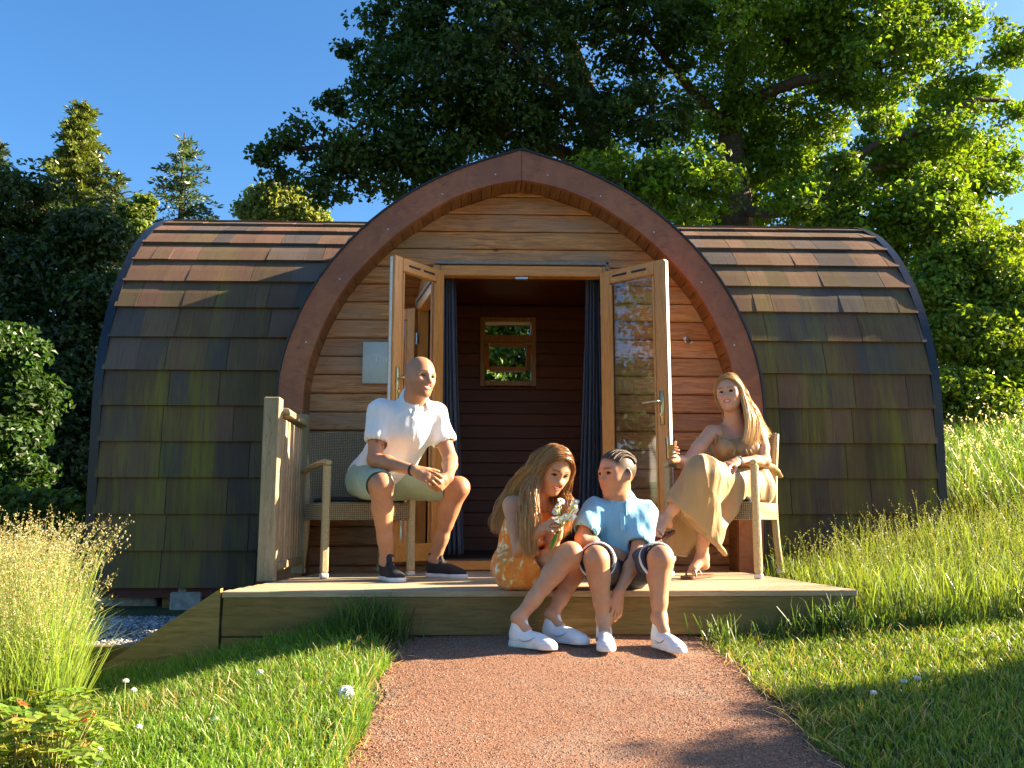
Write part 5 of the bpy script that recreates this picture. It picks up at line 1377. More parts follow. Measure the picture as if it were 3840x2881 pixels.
def bbox(J, m=.22):
    P = np.array([npv(v) for k, v in J.items()]); return P.min(0)-m, P.max(0)+m

# ---------------------------------------------------------------- hair made of many fine locks following guide lines
def locks(guides, n, r0, col, col2, seed, spread=.012, wave=(.004, 30), npts=16, clump=9, tipcol=None, flat=.5):
    """guides: list of polylines; locks interpolate between neighbouring guides"""
    r2 = np.random.default_rng(seed); G = []
    for g_ in guides:
        g_ = np.array([npv(p) for p in g_]); m = len(g_); t = np.linspace(0, m-1, npts)
        i = np.clip(t.astype(int), 0, m-2); f = (t-i)[:,None]
        p0 = g_[np.maximum(i-1,0)]; p1 = g_[i]; p2 = g_[i+1]; p3 = g_[np.minimum(i+2,m-1)]
        G.append(.5*((2*p1)+(p2-p0)*f+(2*p0-5*p1+4*p2-p3)*f*f+(-p0+3*p1-3*p2+p3)*f**3))
    G = np.array(G)
    for _ in range(3): G[:,1:-1] = (G[:,:-2]+2*G[:,1:-1]+G[:,2:])/4
    K = len(G); GMm = GM()
    u = r2.random(n)*(K-1); cl = np.round(u*clump)/clump; u = u*.45+cl*.55; i = np.clip(u.astype(int), 0, K-2); f = (u-i)[:,None,None]
    P = G[i]*(1-f)+G[i+1]*f
    tt = np.linspace(0,1,npts)[None,:,None]
    P = P+r2.normal(size=(n,1,3))*spread*(.35+.9*tt)
    ph = (cl*7.3)[:,None]+r2.normal(size=(n,1))*.5; ax1 = r2.normal(size=(n,1,3))*.4+np.array([.8,.4,0])
    P = P+np.sin(tt[...,0]*wave[1]+ph)[...,None]*ax1*wave[0]*S(.12,.5,tt)
    ln = 1-.25*r2.random((n,1,1))*S(.6,1,tt)*0
    T = np.gradient(P, axis=1); T /= np.linalg.norm(T, axis=2, keepdims=True)+1e-9
    s1 = np.cross(T, r2.normal(size=(n,1,3))); s1 /= np.linalg.norm(s1, axis=2, keepdims=True)+1e-9; s2 = np.cross(T, s1)
    rr = r0*r2.uniform(.6,1.3,(n,1,1))*np.minimum(1, (1.04-tt)*5)*np.minimum(1,.5+tt*8)
    V = np.stack([P+s1*rr, P-s1*rr*.5+s2*rr*.86*flat, P-s1*rr*.5-s2*rr*.86*flat], 2)   # n,npts,3,3
    base = (np.arange(n)*npts*3)[:,None,None]; j = np.arange(npts-1)[None,:,None]*3; k = np.arange(3)[None,None,:]; k2 = (k+1)%3
    Q = np.stack([base+j+k, base+j+k2, base+j+3+k2, base+j+3+k], -1).reshape(-1,4)
    mixv = r2.random((n,1,1))**1.3; cbase = npv(col)*(1-mixv)+npv(col2)*mixv
    tc_ = npv(tipcol if tipcol is not None else col2); C = cbase*(1-.6*tt**1.5)+tc_*.6*tt**1.5
    C = np.repeat(C[:,:,None,:], 3, 2)*r2.uniform(.8,1.2,(n,1,1,1))
    return V.reshape(-1,3), Q, C.reshape(-1,3)
# ================================================================ MAN
def V3(px, py, Y): return npv(at(px, py, Y))
J = dict(neck=V3(1548,1522,.97), chest=V3(1530,1605,.98), belly=V3(1462,1722,1.08), pelvis=V3(1412,1790,1.16),
         shR=V3(1428,1545,.93), shL=V3(1632,1560,1.04), elR=V3(1404,1725,.86), wrR=V3(1556,1765,.70), elL=V3(1688,1722,1.0), wrL=V3(1682,1790,.76),
         hipR=V3(1372,1802,1.12), hipL=V3(1468,1804,1.16), knR=V3(1430,1822,.70), knL=V3(1716,1832,.93), anR=V3(1450,2105,.80), anL=V3(1630,2098,1.06))
hF = unit((.62,-.78,-.04)); hU = unit((.16,-.08,1))
hm = Head(V3(1576,1416,.86), hF, hU, .243)
SK_M = (.46,.215,.11)
def mbody(s):
    torso(s, J, .17, .100); legs(s, J, (.085,.062,.056,.036))
    for a in 'RL': arm(s, J['sh'+a], J['el'+a], J['wr'+a], (.058,.047,.041,.027))
    s.rc(J['neck'], hm.p(0,-.10,-.22), .066, .062, k=.05); s.rc(npv(J['neck'])+npv((0,-.03,0)), hm.p(0,.02,-.3), .05,.05, k=.03)
    hm.ops(s, jaw=1.08, smile=.7, nose=1.03, mouth_open=.8)
    dR = V3(1625,1795,.66)-npv(J['wrR']); hand(s, J['wrR'], dR, (.10,.85,-.35), (.3,-.2,1), .98, (.25,.35,.42,.5), .07, .5, .5)
    dL = V3(1640,1818,.66)-npv(J['wrL']); hand(s, J['wrL'], (-.45,-.5,-.45), (-.75,.35,.0), (-.35,-.5,.7), .98, (.75,.8,.85,.9), .04, .7, .5)
    for a, f_ in (('R',(.42,-.9,0)),('L',(.8,-.6,0))): s.rc(J['an'+a], npv(J['an'+a])+unit(f_)*.05-npv((0,0,.045)), .034,.030,k=.02)
lo, hi = bbox(J, .16); hi[2] = hm.c[2]+.17; lo[2] = DZ
mbase = (J['pelvis'][0], J['pelvis'][1], DZ)
t, V, Q, C = person('bald man in a white polo shirt and mint green shorts seated on a wicker chair', mbase, lo, hi, mbody, SK_M)
hm.paint(V, C, (.36,.13,.10), (.035,.02,.015), smile=.7, stubble=(.16,.085,.055), blush=(.46,.19,.12), browh=.095, browt=.022)
# palms / knuckles a touch redder; forearm tattoo mark on the upper arm
el, sh = npv(J['elR']), npv(J['shR']); ax_ = unit(el-sh); tt = (V-sh)@ax_; pos = tt/np.linalg.norm(el-sh)
m = np.exp(-((pos-.70)/.11)**2)*(np.linalg.norm(V-sh-ax_*tt[:,None],axis=1) < .075)*S(.0,.35,value_noise(V,55,3))*(V[:,0] > sh[0]-.04)*((V-el)[:,1] < .02); C[:] = C*(1-.75*np.clip(m,0,1)[:,None])+npv((.05,.055,.06))*.75*np.clip(m,0,1)[:,None]
finish(t, V, Q, C, warm=(J['knR'],J['knL'],J['elR'],J['elL'],J['wrL'])); hm.extras(t, (.05,.025,.012), .8, True, (.1,0), .9, sq=.34); man = t
# shirt
def mshirt(s):
    torso(s, J, .18, .122, k=.07)
    s.rc(npv(J['belly'])+npv((0,0,-.0)), npv(J['pelvis'])+npv((0,0,.03)), .128, .128, k=.05)
    for a in 'RL':
        sh, el = npv(J['sh'+a]), npv(J['el'+a]); s.rc(sh, sh+(el-sh)*.52, .070, .070, k=.05)
    s.rc(J['neck'], npv(J['neck'])+hm.U*.035, .082, .080, k=.02)
    for a in 'RL':
        sh, el = npv(J['sh'+a]), npv(J['el'+a]); s.rc(sh+(el-sh)*.47, sh+(el-sh)*.62, .061, .061, k=.0, mode='s'); 
    s.rc(npv(J['neck'])+npv((.012,-.015,.012)), hm.p(0,.02,-.3), .060,.070, k=.004, mode='s')
    s.cut(npv(J['pelvis'])+npv((0,0,-.035)), (-.35,.1,-1))
def cuff_cut(s):
    for a in 'RL':
        sh, el = npv(J['sh'+a]), npv(J['el'+a]); d = unit(el-sh); sl, Cc = s.sl(sh+(el-sh)*.52-.14, sh+(el-sh)*.52+.14, 0)
M['white_polo'] = m_cloth('white_polo_cotton', (.80,.79,.78)); M['mint'] = m_cloth('mint_shorts', (.30,.40,.29))
garment(t, 'polo_shirt', lo, hi, mshirt, 'white_polo', fold=(.014,10,(1.0,1.0,.38),3))
# collar
def collar(t, nk, up, fw, r_, mat, w_=.042, gap=.5, th=.005):
    up = unit(up); R_, F_, U_ = basis(fw, up); nk = npv(nk); vs = []; n = 26
    for k, (rr, hh) in enumerate(((r_,.030),(r_*1.02,.036),(r_*1.10,.030),(r_*1.30,.030-w_),(r_*1.26,.026-w_),(r_*1.06,.020))):
        for i in range(n+1):
            a = gap+(2*math.pi-2*gap)*i/n; e = abs(i/n*2-1)**6; q = rr*(1+.10*e*(k in (3,4)))
            vs.append(nk+F_*math.cos(a)*q*1.05+R_*math.sin(a)*q+U_*(hh-(.022*e if k in (3,4) else 0)-.012*math.cos(a)))
    fs = [(k*(n+1)+i, k*(n+1)+i+1, ((k+1)%6)*(n+1)+i+1, ((k+1)%6)*(n+1)+i) for k in range(6) for i in range(n)]
    fs += [tuple(k*(n+1) for k in range(6)), tuple(k*(n+1)+n for k in range(5,-1,-1))]
    m = MB(); m.add(vs, fs, smooth=True); m.v = [tuple(npv(v)-npv(t.location)) for v in m.v]; return m.build('collar', M[mat], t)
collar(t, npv(J['neck'])+npv((.004,-.01,.008)), unit(npv((.15,-.35,1))), hF, .076, 'white_polo', .040, .30)
pk = MB(); c0 = npv(J['neck'])*.72+npv(J['chest'])*.28+unit((.25,-1,.1))*.112; pk.box(c0, (.024,.008,.12), Matrix.Rotation(R(-22),3,'X') @ Matrix.Rotation(R(12),3,'Y'), (1,1,1), .003)
for q_ in (-.035,.0,.035): pk.lathe(c0+npv((q_*-.2,-.006+q_*.4,q_)), [(0,.003),(.005,.002),(.005,0)], 8, Vector((0,-1,.3)), (.6,.6,.6))
pk.v = [tuple(npv(v)-npv(t.location)) for v in pk.v]; pk.build('placket', M['white_polo'], t)
def mshorts(s):
    s.rc(J['pelvis'], npv(J['pelvis'])+npv((0,.02,.05)), .122,.115,k=.05)
    for a in 'RL':
        hp, kn = npv(J['hip'+a]), npv(J['kn'+a]); s.rc(J['pelvis'], hp, .118,.110,k=.05); s.rc(hp, hp+(kn-hp)*.80, .106,.086,k=.05)
        s.rc(hp+(kn-hp)*.70, hp+(kn-hp)*.95, .071,.073,k=0,mode='s')
    
garment(t, 'shorts', lo, hi, mshorts, 'mint', fold=(.005,12,(1,.7,1),8))
ashoe(t, J['anR'], .42, -.9, DZ, .285, False, 1); ashoe(t, J['anL'], .8, -.6, DZ, .285, False, -1)
wb_ = MB(); dr_ = unit(npv(J['wrR'])-npv(J['elR'])); wp = npv(J['wrR'])-dr_*.012; a1 = unit(np.cross(dr_, (0,0,1))); a2 = np.cross(dr_, a1)
for dd_ in (0,.010): wb_.tube([wp-dr_*dd_+(a1*math.cos(a)+a2*math.sin(a))*.031 for a in np.linspace(0,2*math.pi,18)], .0035, 6, cap=False)
wb_.v = [tuple(npv(v)-npv(t.location)) for v in wb_.v]; wb_.build('bracelet', M['rubber'], t)

# ================================================================ BOY
J = dict(neck=V3(2330,1893,.10), chest=V3(2325,1965,.12), belly=V3(2312,2055,.15), pelvis=V3(2312,2128,.17),
         shR=V3(2232,1915,.08), shL=V3(2418,1926,.12), elR=V3(2182,2020,-.02), wrR=V3(2300,2070,.02), elL=V3(2386,2090,-.04), wrL=V3(2320,2222,-.20),
         hipR=V3(2268,2140,.14), hipL=V3(2362,2142,.14), knR=V3(2236,2098,-.22), knL=V3(2476,2098,-.20), anR=V3(2264,2322,-.20), anL=V3(2472,2318,-.21))
hF = unit((-.86,-.50,-.03)); hU = unit((.02,.04,1))
hb = Head(V3(2312,1778,.07), hF, hU, .232, 1.0)
SK_B = (.56,.28,.145)
def bbody(s):
    torso(s, J, .13, .078, k=.05); legs(s, J, (.068,.052,.047,.031))
    for a in 'RL': arm(s, J['sh'+a], J['el'+a], J['wr'+a], (.043,.036,.031,.0215))
    s.rc(J['neck'], hb.p(0,-.10,-.24), .047, .046, k=.04); s.rc(npv(J['neck'])+npv((-.01,-.02,0)), hb.p(0,.02,-.3), .04,.038, k=.03)
    hb.ops(s, jaw=.98, smile=.1, nose=.94)
    hand(s, J['wrL'], (-.10,-.06,-1), (-.5,.75,0), (-.7,-.7,0), .80, (.12,.18,.22,.28), .10, .3, .5)
    hand(s, J['wrR'], (.8,.1,-.3), (0,.6,-.5), (.3,-.3,.9), .80, (.3,.3,.3,.3), .06)
    for a, f_ in (('R',(-.06,-1,0)),('L',(.32,-1,0))): s.rc(J['an'+a], npv(J['an'+a])+unit(f_)*.04-npv((0,0,.05)), .029,.025,k=.02)
lo, hi = bbox(J, .15); hi[2] = hb.c[2]+.16; lo[2] = -.03
t, V, Q, C = person('boy with braided hair in a light blue polo shirt sitting on the deck edge', (J['pelvis'][0],J['pelvis'][1],DZ), lo, hi, bbody, SK_B)
hb.paint(V, C, (.52,.20,.16), (.10,.055,.03), smile=.1, blush=(.58,.25,.17))
# faded sides and partings: scalp darkens into short hair above the temples
q = hb.loc(V); x, y, z = q.T
def scalpmask(q, line=.17, back=-.22):
    x, y, z = q.T; return S(-.05,.12, z-(-.06+.30*S(-.02,.30,y)-.22*S(.12,.4,-y)))*(1-S(.22,.34,y-.25*(z-.2)))
msk = scalpmask(q); C[:] = C*(1-.93*msk[:,None])+npv((.035,.022,.014))*.93*msk[:,None]
finish(t, V, Q, C, warm=(J['knR'],J['knL'],J['elR'],J['elL'],J['wrL'])); hb.extras(t, (.06,.03,.015), .1, False, (-.05,-.1)); boy = t
# braids: rows of plaited bumps running from the forehead to the nape
hr = GM(); cb_ = MB()
B_ = [hb.R, hb.F, hb.U]
for i in range(8):
    xo = (i-3.5)*.082
    for a in np.linspace(-.93, 1.15, 42):      # angle along the skull from the hairline to the nape
        yy = -.055+.415*math.sin(-a*1.05+.0)*1.0; zz = .125+.385*math.cos(a*1.05)
        sc_ = math.sqrt(max(.02, 1-(xo/.36)**2)); yy2 = -.055+(yy+.055)*sc_; zz2 = .125+(zz-.125)*sc_
        n_i = int(round((a+.62)/.05)); wob2 = .009*(1 if n_i % 2 else -1)
        c = hb.p(xo*1.0+wob2, yy2, zz2); r1_ = .029*hb.H
        cb_.lathe(c-unit(c-hb.p(0,-.055,.1))*.004, [(0,-r1_),(r1_*.8,-r1_*.5),(r1_,0),(r1_*.75,r1_*.7),(0,r1_)], 7, Vector(unit(c-hb.p(0,-.055,.1))+.4*hb.F*(1 if n_i%2 else -1)), (.050,.030,.018) if n_i % 3 else (.11,.065,.035))
cb_.v = [tuple(npv(v)-npv(t.location)) for v in cb_.v]; cb_.build('braided_hair', M['hair'], t)
M['blue_polo'] = m_cloth('light_blue_polo', (.22,.50,.68)); M['navy'] = m_cloth('navy_shorts', (.014,.02,.038)); M['trim'] = m_cloth('white_trim', (.72,.72,.70))
M['collarblue'] = m_cloth('collar_blue', (.25,.56,.76))
def bshirt(s):
    torso(s, J, .14, .096, k=.05)
    s.rc(J['belly'], npv(J['pelvis'])+npv((0,-.01,.01)), .104, .108, k=.05)
    for a in 'RL':
        sh, el = npv(J['sh'+a]), npv(J['el'+a]); s.rc(sh, sh+(el-sh)*.62, .060, .062, k=.04)
    for a in 'RL':
        sh, el = npv(J['sh'+a]), npv(J['el'+a]); s.rc(sh+(el-sh)*.58, sh+(el-sh)*.80, .049, .052, k=.0, mode='s')
    s.rc(J['neck'], npv(J['neck'])+npv((0,0,.02)), .062, .058, k=.02)
    s.rc(npv(J['neck'])+npv((-.004,-.012,.008)), hb.p(0,.02,-.3), .046,.05, k=.004, mode='s')
    s.cut(npv(J['pelvis'])+npv((0,0,-.05)), (0,0,-1))
garment(t, 'polo_shirt', lo, hi, bshirt, 'blue_polo', fold=(.009,14,(1,1,.55),21))
collar(t, npv(J['neck'])+npv((-.002,-.008,.002)), (0,-.30,1), (-.25,-1,0), .063, 'collarblue', .046, .40)
pk = MB(); c0 = npv(J['neck'])+npv((-.01,-.088,-.05))
pk.box(c0+npv((0,-.004,-.03)), (.022,.006,.085), Matrix.Rotation(R(-14),3,'X'), (1,1,1), .002); pk.v = [tuple(npv(v)-npv(t.location)) for v in pk.v]; pk.build('placket', M['collarblue'], t)
lg = MB(); c0 = V3(2368,1962,.02); lg.box(c0, (.016,.008,.009), Matrix.Rotation(R(10),3,'Y'), (1,1,1), .002); lg.box(c0+npv((.010,-.001,-.003)), (.010,.007,.004)); lg.v = [tuple(npv(v)-npv(t.location)) for v in lg.v]; lg.build('chest_emblem', M['navy'], t)
def bshorts(s):
    s.rc(J['pelvis'], npv(J['pelvis'])+npv((0,.0,.0)), .100,.10,k=.04)
    for a in 'RL':
        hp, kn = npv(J['hip'+a]), npv(J['kn'+a]); s.rc(J['pelvis'], hp, .095,.09,k=.05); s.rc(hp, hp+(kn-hp)*.86, .084,.080,k=.04)
        s.rc(hp+(kn-hp)*.72, hp+(kn-hp)*1.06, .060,.072,k=0,mode='s'); 
garment(t, 'shorts', lo, hi, bshorts, 'navy', fold=(.004,12,(1,.7,1),8))
for a in 'RL':
    hp, kn = npv(J['hip'+a]), npv(J['kn'+a]); d_ = unit(kn-hp); c = hp+(kn-hp)*.90; a1 = unit(np.cross(d_,(0,0,1))); a2 = np.cross(d_,a1); tb = MB()
    tb.tube([c+(a1*math.cos(u)*.080+a2*math.sin(u)*.080)+d_*.012*math.sin(2*u) for u in np.linspace(0,2*math.pi,26)], .0048, 6, cap=False, flat=1.6)
    tb.v = [tuple(npv(v)-npv(t.location)) for v in tb.v]; tb.build('trim', M['trim'], t)
zg = lambda x,y: gzp(x,y)+.014
def groundshoe(t, hx, hy, tx, ty, L, w=True, sg=1): shoe(t, (hx,hy,zg(hx,hy)), (tx,ty,zg(tx,ty)), L, w, sg)
ashoe(t, J['anR'], -.06, -1, zg(J['anR'][0],J['anR'][1]), .235, True, 1); ashoe(t, J['anL'], .32, -1, zg(J['anL'][0],J['anL'][1]), .235, True, -1)

# ================================================================ GIRL
J = dict(neck=V3(2010,1862,.02), chest=V3(1985,1940,.07), belly=V3(1960,2040,.15), pelvis=V3(1950,2120,.20),
         shR=V3(1916,1893,.04), shL=V3(2070,1900,.10), elR=V3(1945,2068,-.06), wrR=V3(2032,1990,-.17), elL=V3(2062,2068,.02), wrL=V3(2090,2010,-.16),
         hipR=V3(1930,2138,.12), hipL=V3(1985,2138,.20), knR=V3(2136,2080,-.20), knL=V3(2190,2095,.02), anR=V3(1945,2320,-.22), anL=V3(2070,2305,-.12))
hF = unit((.34,-.82,-.44)); hU = unit((.26,-.36,.88))
hg_ = Head(V3(2075,1762,-.05), hF, hU, .225, .97)
SK_G = (.57,.285,.15)
def gbody(s):
    torso(s, J, .12, .068, k=.05); legs(s, J, (.066,.049,.044,.029))
    for a in 'RL': arm(s, J['sh'+a], J['el'+a], J['wr'+a], (.038,.032,.028,.0195))
    s.rc(J['neck'], hg_.p(0,-.10,-.24), .042, .042, k=.04); s.rc(npv(J['neck'])+npv((.0,-.02,.01)), hg_.p(0,.02,-.3), .036,.036, k=.03)
    hg_.ops(s, jaw=.88, smile=.8, nose=.9, mouth_open=.9)
    hand(s, J['wrR'], V3(2070,1950,-.20)-npv(J['wrR']), (.9,-.1,-.1), (-.1,-.7,.6), .78, (.5,.62,.75,.85), .05, .5, .6)
    hand(s, J['wrL'], V3(2108,1962,-.22)-npv(J['wrL']), (-.5,-.3,.4), (-.6,-.5,.6), .78, (.85,.9,.95,1.0), .02, .6, .6)
    for a, f_ in (('R',(.8,-.6,0)),('L',(.75,-.66,0))): s.rc(J['an'+a], npv(J['an'+a])+unit(f_)*.04-npv((0,0,.05)), .027,.024,k=.02)
lo, hi = bbox(J, .15); hi[2] = hg_.c[2]+.17; lo[2] = -.03
t, V, Q, C = person('smiling girl with long brown hair in an orange patterned sundress holding daisies', (J['pelvis'][0],J['pelvis'][1],DZ), lo, hi, gbody, SK_G)
hg_.paint(V, C, (.58,.18,.16), (.12,.06,.03), smile=.8, blush=(.62,.26,.19), browt=.015)
finish(t, V, Q, C, warm=(J['knR'],J['knL'],J['elR'],J['wrR'])); hg_.extras(t, (.06,.035,.02), .8, True, (.05,-.55), .9, sq=.28); girl = t
M['orange_dress'] = m_cloth('orange_floral', None, sc=26, rampstops=[(.42,(.85,.20,.015)),(.54,(.85,.29,.03)),(.59,(.88,.55,.22)),(.66,(.88,.78,.58))])
def gdress(s):
    c, b, p = npv(J['chest']), npv(J['belly']), npv(J['pelvis'])
    for a in 'RL':
        sh, hp = npv(J['sh'+a]), npv(J['hip'+a]); s.rc(sh*.45+c*.55+npv((0,0,-.03)), b*.5+c*.2+sh*.3, .062,.085,k=.05)
    s.rc(c, b, .088,.098,k=.05); s.rc(b, p, .10,.125,k=.05)
    kR, kL = npv(J['knR']), npv(J['knL']); hR, hL = npv(J['hipR']), npv(J['hipL'])
    s.rc(hR, hR+(kR-hR)*.46, .105,.096,k=.05); s.rc(hL, hL+(kL-hL)*.5, .10,.09,k=.05); s.rc(hR+(kR-hR)*.3, hL+(kL-hL)*.3, .10,.10,k=.05)
    # skirt hanging over the deck edge
    e0 = V3(1915,2150,.0); e1 = V3(2000,2175,-.05); s.rc(e0, e1, .062,.05,k=.06); s.rc(V3(1895,2120,.08), V3(1945,2180,-.045), .06,.035,k=.05); s.rc(V3(1990,2160,-.06), V3(2080,2085,-.14), .05,.055,k=.05)
    s.rc(hR+(kR-hR)*.44, hR+(kR-hR)*.72, .075,.085,k=.0,mode='s')
    s.cut(at(1950,2205,-.05), (0,-.15,-1))
    s.cut(npv(J['chest'])+npv((0,0,.035)), (0,-.2,1))
garment(t, 'sundress', lo, hi, gdress, 'orange_dress', fold=(.008,13,(1,1,.5),31))
for a, o_ in (('R',-.0),('L',.0)):
    sh, c = npv(J['sh'+a]), npv(J['chest']); m = MB()
    p0 = sh*.62+c*.38+npv((0,-.075,-.01)); p1 = sh*.62+npv(J['neck'])*.38+npv((0,-.01,.028)); p2 = sh*.62+c*.38+npv((0,.075,-.0))
    m.tube([p0,p0*.4+p1*.6+npv((0,-.03,0)),p1,p2*.4+p1*.6+npv((0,.03,0)),p2], .007, 6, (.80,.36,.08), flat=.4)
    m.v = [tuple(npv(v)-npv(t.location)) for v in m.v]; m.build('strap', M['stone'], t)
ashoe(t, J['anR'], .8, -.6, zg(J['anR'][0],J['anR'][1]), .24, True, 1); ashoe(t, J['anL'], .75, -.66, zg(J['anL'][0],J['anL'][1]), .24, True, -1)
# her hair: centre parting, long waves past the elbows
P_ = hg_.p
def hairside(sg, ends):
    gs = []
    for (y0, zt, side_y, mid, low, end) in ends:
        gs.append([P_(sg*.015,y0,zt), P_(sg*.20,y0*.9,zt-.06), P_(sg*.345,side_y,.12), P_(sg*.375,side_y-.02,-.15), mid, low, end])
    return gs
nk_ = npv(J['neck'])
gR = hairside(1, [
    (.33,.38,.20, V3(2006,1850,-.13), V3(2012,1950,-.15), V3(2004,2070,-.14)),
    (.25,.46,.14, V3(1994,1850,-.12), V3(1990,1955,-.14), V3(1988,2085,-.13)),
    (.10,.51,.02, V3(1980,1845,-.09), V3(1968,1950,-.12), V3(1972,2070,-.13)),
    (-.02,.51,-.06, V3(1966,1840,-.05), V3(1950,1935,-.10), V3(1958,2030,-.12))])
gB = hairside(1, [
    (.0,.51,-.08, V3(1962,1830,.06), V3(1925,1930,.12), V3(1905,2010,.12)),
    (-.12,.50,-.15, V3(1945,1815,.08), V3(1895,1920,.13), V3(1872,1995,.12)),
    (-.25,.45,-.26, V3(1930,1800,.10), V3(1872,1905,.14), V3(1848,1975,.13)),
    (-.36,.34,-.36, V3(1940,1800,.16), V3(1890,1900,.18), V3(1862,1980,.17))])
gL = hairside(-1, [
    (.33,.38,.20, P_(-.36,.22,-.42), V3(2140,1880,-.12), V3(2140,1930,-.14)),
    (.22,.47,.10, P_(-.37,.12,-.5), V3(2135,1900,-.08), V3(2120,1990,-.06)),
    (.05,.51,-.02, P_(-.38,-.02,-.5), V3(2120,1910,-.02), V3(2105,2010,.0)),
    (-.1,.50,-.15, P_(-.37,-.2,-.5), V3(2080,1920,.06), V3(2070,2020,.08)),
    (-.3,.42,-.3, P_(-.25,-.42,-.45), V3(2000,1930,.16), V3(1990,2020,.2))])
gm = GM()
for gs, n, sd3 in ((gR,1100,1),(gB,1000,3),(gL,1000,2)):
    V2,Q2,C2 = locks(gs, int(n*1.35), .0016, (.22,.092,.026), (.46,.235,.08), sd3, .008, (.008,24), 28, 12, (.70,.39,.15)); V2 = V2-npv(t.location); gm.add(V2,Q2,None,C2)
hair = gm.build('hair', M['hair'], t)
def gcap(s):
    B = [hg_.R, hg_.F, hg_.U]; s.ell(P_(0,-.075,.13), (.338*hg_.H,.415*hg_.H,.385*hg_.H), B, k=.01); s.rc(P_(0,-.25,-.1), P_(0,-.32,-.55), .07,.06,k=.04)
    s.cut(P_(0,.235,.36), unit(hg_.F-.42*hg_.U)); s.cut(P_(0,.10,-.1), unit(hg_.F-.15*hg_.U))
s = SDF(hg_.c-.25, hg_.c+.25, .005); gcap(s); V,Q = s.mesh(2); mesh_np('hair_base', V-npv(t.location), quads=Q, cols=np.tile(npv((.10,.055,.025)),(len(V),1)), mats=M['hair'], smooth=True, parent=t)

# bouquet of daisies in her hands
bq = tag(empty('daisy_bouquet', tuple(V3(2095,2000,-.22))), 'small bunch of white daisies held by the girl', 'flowers'); bo = npv(bq.location)
r2 = np.random.default_rng(5)
hold = V3(2096,1985,-.235); 
for i in range(11):
    hd_ = V3(2126+r2.uniform(-42,38), 1915+r2.uniform(-42,38), -.24+r2.uniform(-.03,.03)); tail = V3(2070+r2.uniform(-18,14), 2055+r2.uniform(-15,15), -.23)
    m = MB(); m.tube([tail-bo, hold+r2.normal(size=3)*.004-bo, (hd_*.6+hold*.4)-bo, hd_-bo], .0017, 5, (.16,.26,.05)); st_ = m.build('flower_stem', M['stone'], bq)
    n_ = unit(npv((r2.uniform(-.5,.6),-1,r2.uniform(-.1,.9)))); a1 = unit(np.cross(n_,(0,0,1))); a2 = np.cross(n_,a1); m = MB(); c = hd_-bo
    for k in range(15):
        a = 2*math.pi*k/15+r2.uniform(-.1,.1); d_ = a1*math.cos(a)+a2*math.sin(a); sd4 = np.cross(n_, d_); L_ = .020*r2.uniform(.85,1.1)
        m.add([c+d_*.004, c+d_*L_*.6+sd4*.0045+n_*.002, c+d_*L_-n_*.002, c+d_*L_*.6-sd4*.0045+n_*.002], [(0,1,2,3)], (.82,.81,.74), True)
    o = m.build('petals', M['petal'], bq)
    m = MB(); m.lathe(c, [(.006,-.001),(.006,.002),(.003,.005),(0,.0055)], 10, Vector(n_), (.70,.48,.06)); o = m.build('flower_centre', M['stone'], bq)

# ================================================================ WOMAN
J = dict(neck=V3(2755,1592,1.12), chest=V3(2762,1672,1.12), belly=V3(2790,1758,1.14), pelvis=V3(2808,1830,1.16),
         shR=V3(2668,1622,1.08), shL=V3(2848,1628,1.10), elR=V3(2572,1738,.98), wrR=V3(2530,1722,.88), elL=V3(2868,1730,1.0), wrL=V3(2762,1733,.86),
         hipR=V3(2770,1835,1.10), hipL=V3(2830,1835,1.12), knL=V3(2636,1775,.72), knR=V3(2650,1835,.80), anL=V3(2492,1948,.76), anR=V3(2634,2090,.92))
hF = unit((-.50,-.86,-.02)); hU = unit((-.06,.06,1))
hw = Head(V3(2735,1475,1.06), hF, hU, .228, .96)
SK_W = (.63,.33,.20)
def wbody(s):
    torso(s, J, .14, .082, k=.05); legs(s, J, (.082,.056,.048,.031))
    for a in 'RL': arm(s, J['sh'+a], J['el'+a], J['wr'+a], (.045,.038,.032,.0225))
    s.rc(J['neck'], hw.p(0,-.10,-.24), .047, .047, k=.05); s.rc(npv(J['neck'])+npv((-.01,-.02,0)), hw.p(0,.02,-.3), .04,.04, k=.03)
    hw.ops(s, jaw=.90, smile=.6, nose=.95, mouth_open=.9)
    for sg_ in (-1,1): s.ell(npv(J['chest'])+npv((sg_*.062-.02,-.062,-.02)), (.062,.055,.06), None, k=.03)
    hand(s, J['wrR'], V3(2508,1700,.80)-npv(J['wrR']), (.9,.0,.0), (.1,-.7,.7), .86, (.72,.78,.8,.85), .03, .5, .6)
    hand(s, J['wrL'], V3(2690,1752,.78)-npv(J['wrL']), (.05,.3,-.8), (-.2,-.9,.2), .88, (.18,.22,.26,.3), .13, .2, .5)
    # bare feet
    for an, toe, hl in ((npv(J['anL']), V3(2462,2015,.64), None), (npv(J['anR']), V3(2588,2148,.84), None)):
        d = unit(toe-an); s.rc(an, an+(toe-an)*.12+npv((.025,.02,-.035)) if an is not None and an[2] < .5 else an+npv((.02,.01,-.03)), .030,.028,k=.02)
        s.rc(an+(toe-an)*.1, an+(toe-an)*.75, .031,.027,k=.03)
        sd3 = unit(np.cross(d,(0,0,1))); 
        for i_ in range(5): b0_ = an+(toe-an)*.74+sd3*(i_-2)*.0115; s.rc(b0_, b0_+d*(.040-.004*i_), .0095-.0006*i_, .0078-.0006*i_, k=.004)
lo, hi = bbox(J, .17); hi[2] = hw.c[2]+.16; lo[2] = DZ-.01
t, V, Q, C = person('blonde woman in a long tan dress seated in a wicker chair with crossed legs', (J['pelvis'][0],J['pelvis'][1],DZ), lo, hi, wbody, SK_W)
hw.paint(V, C, (.55,.13,.12), (.16,.09,.05), smile=.6, blush=(.66,.28,.22), browt=.015)
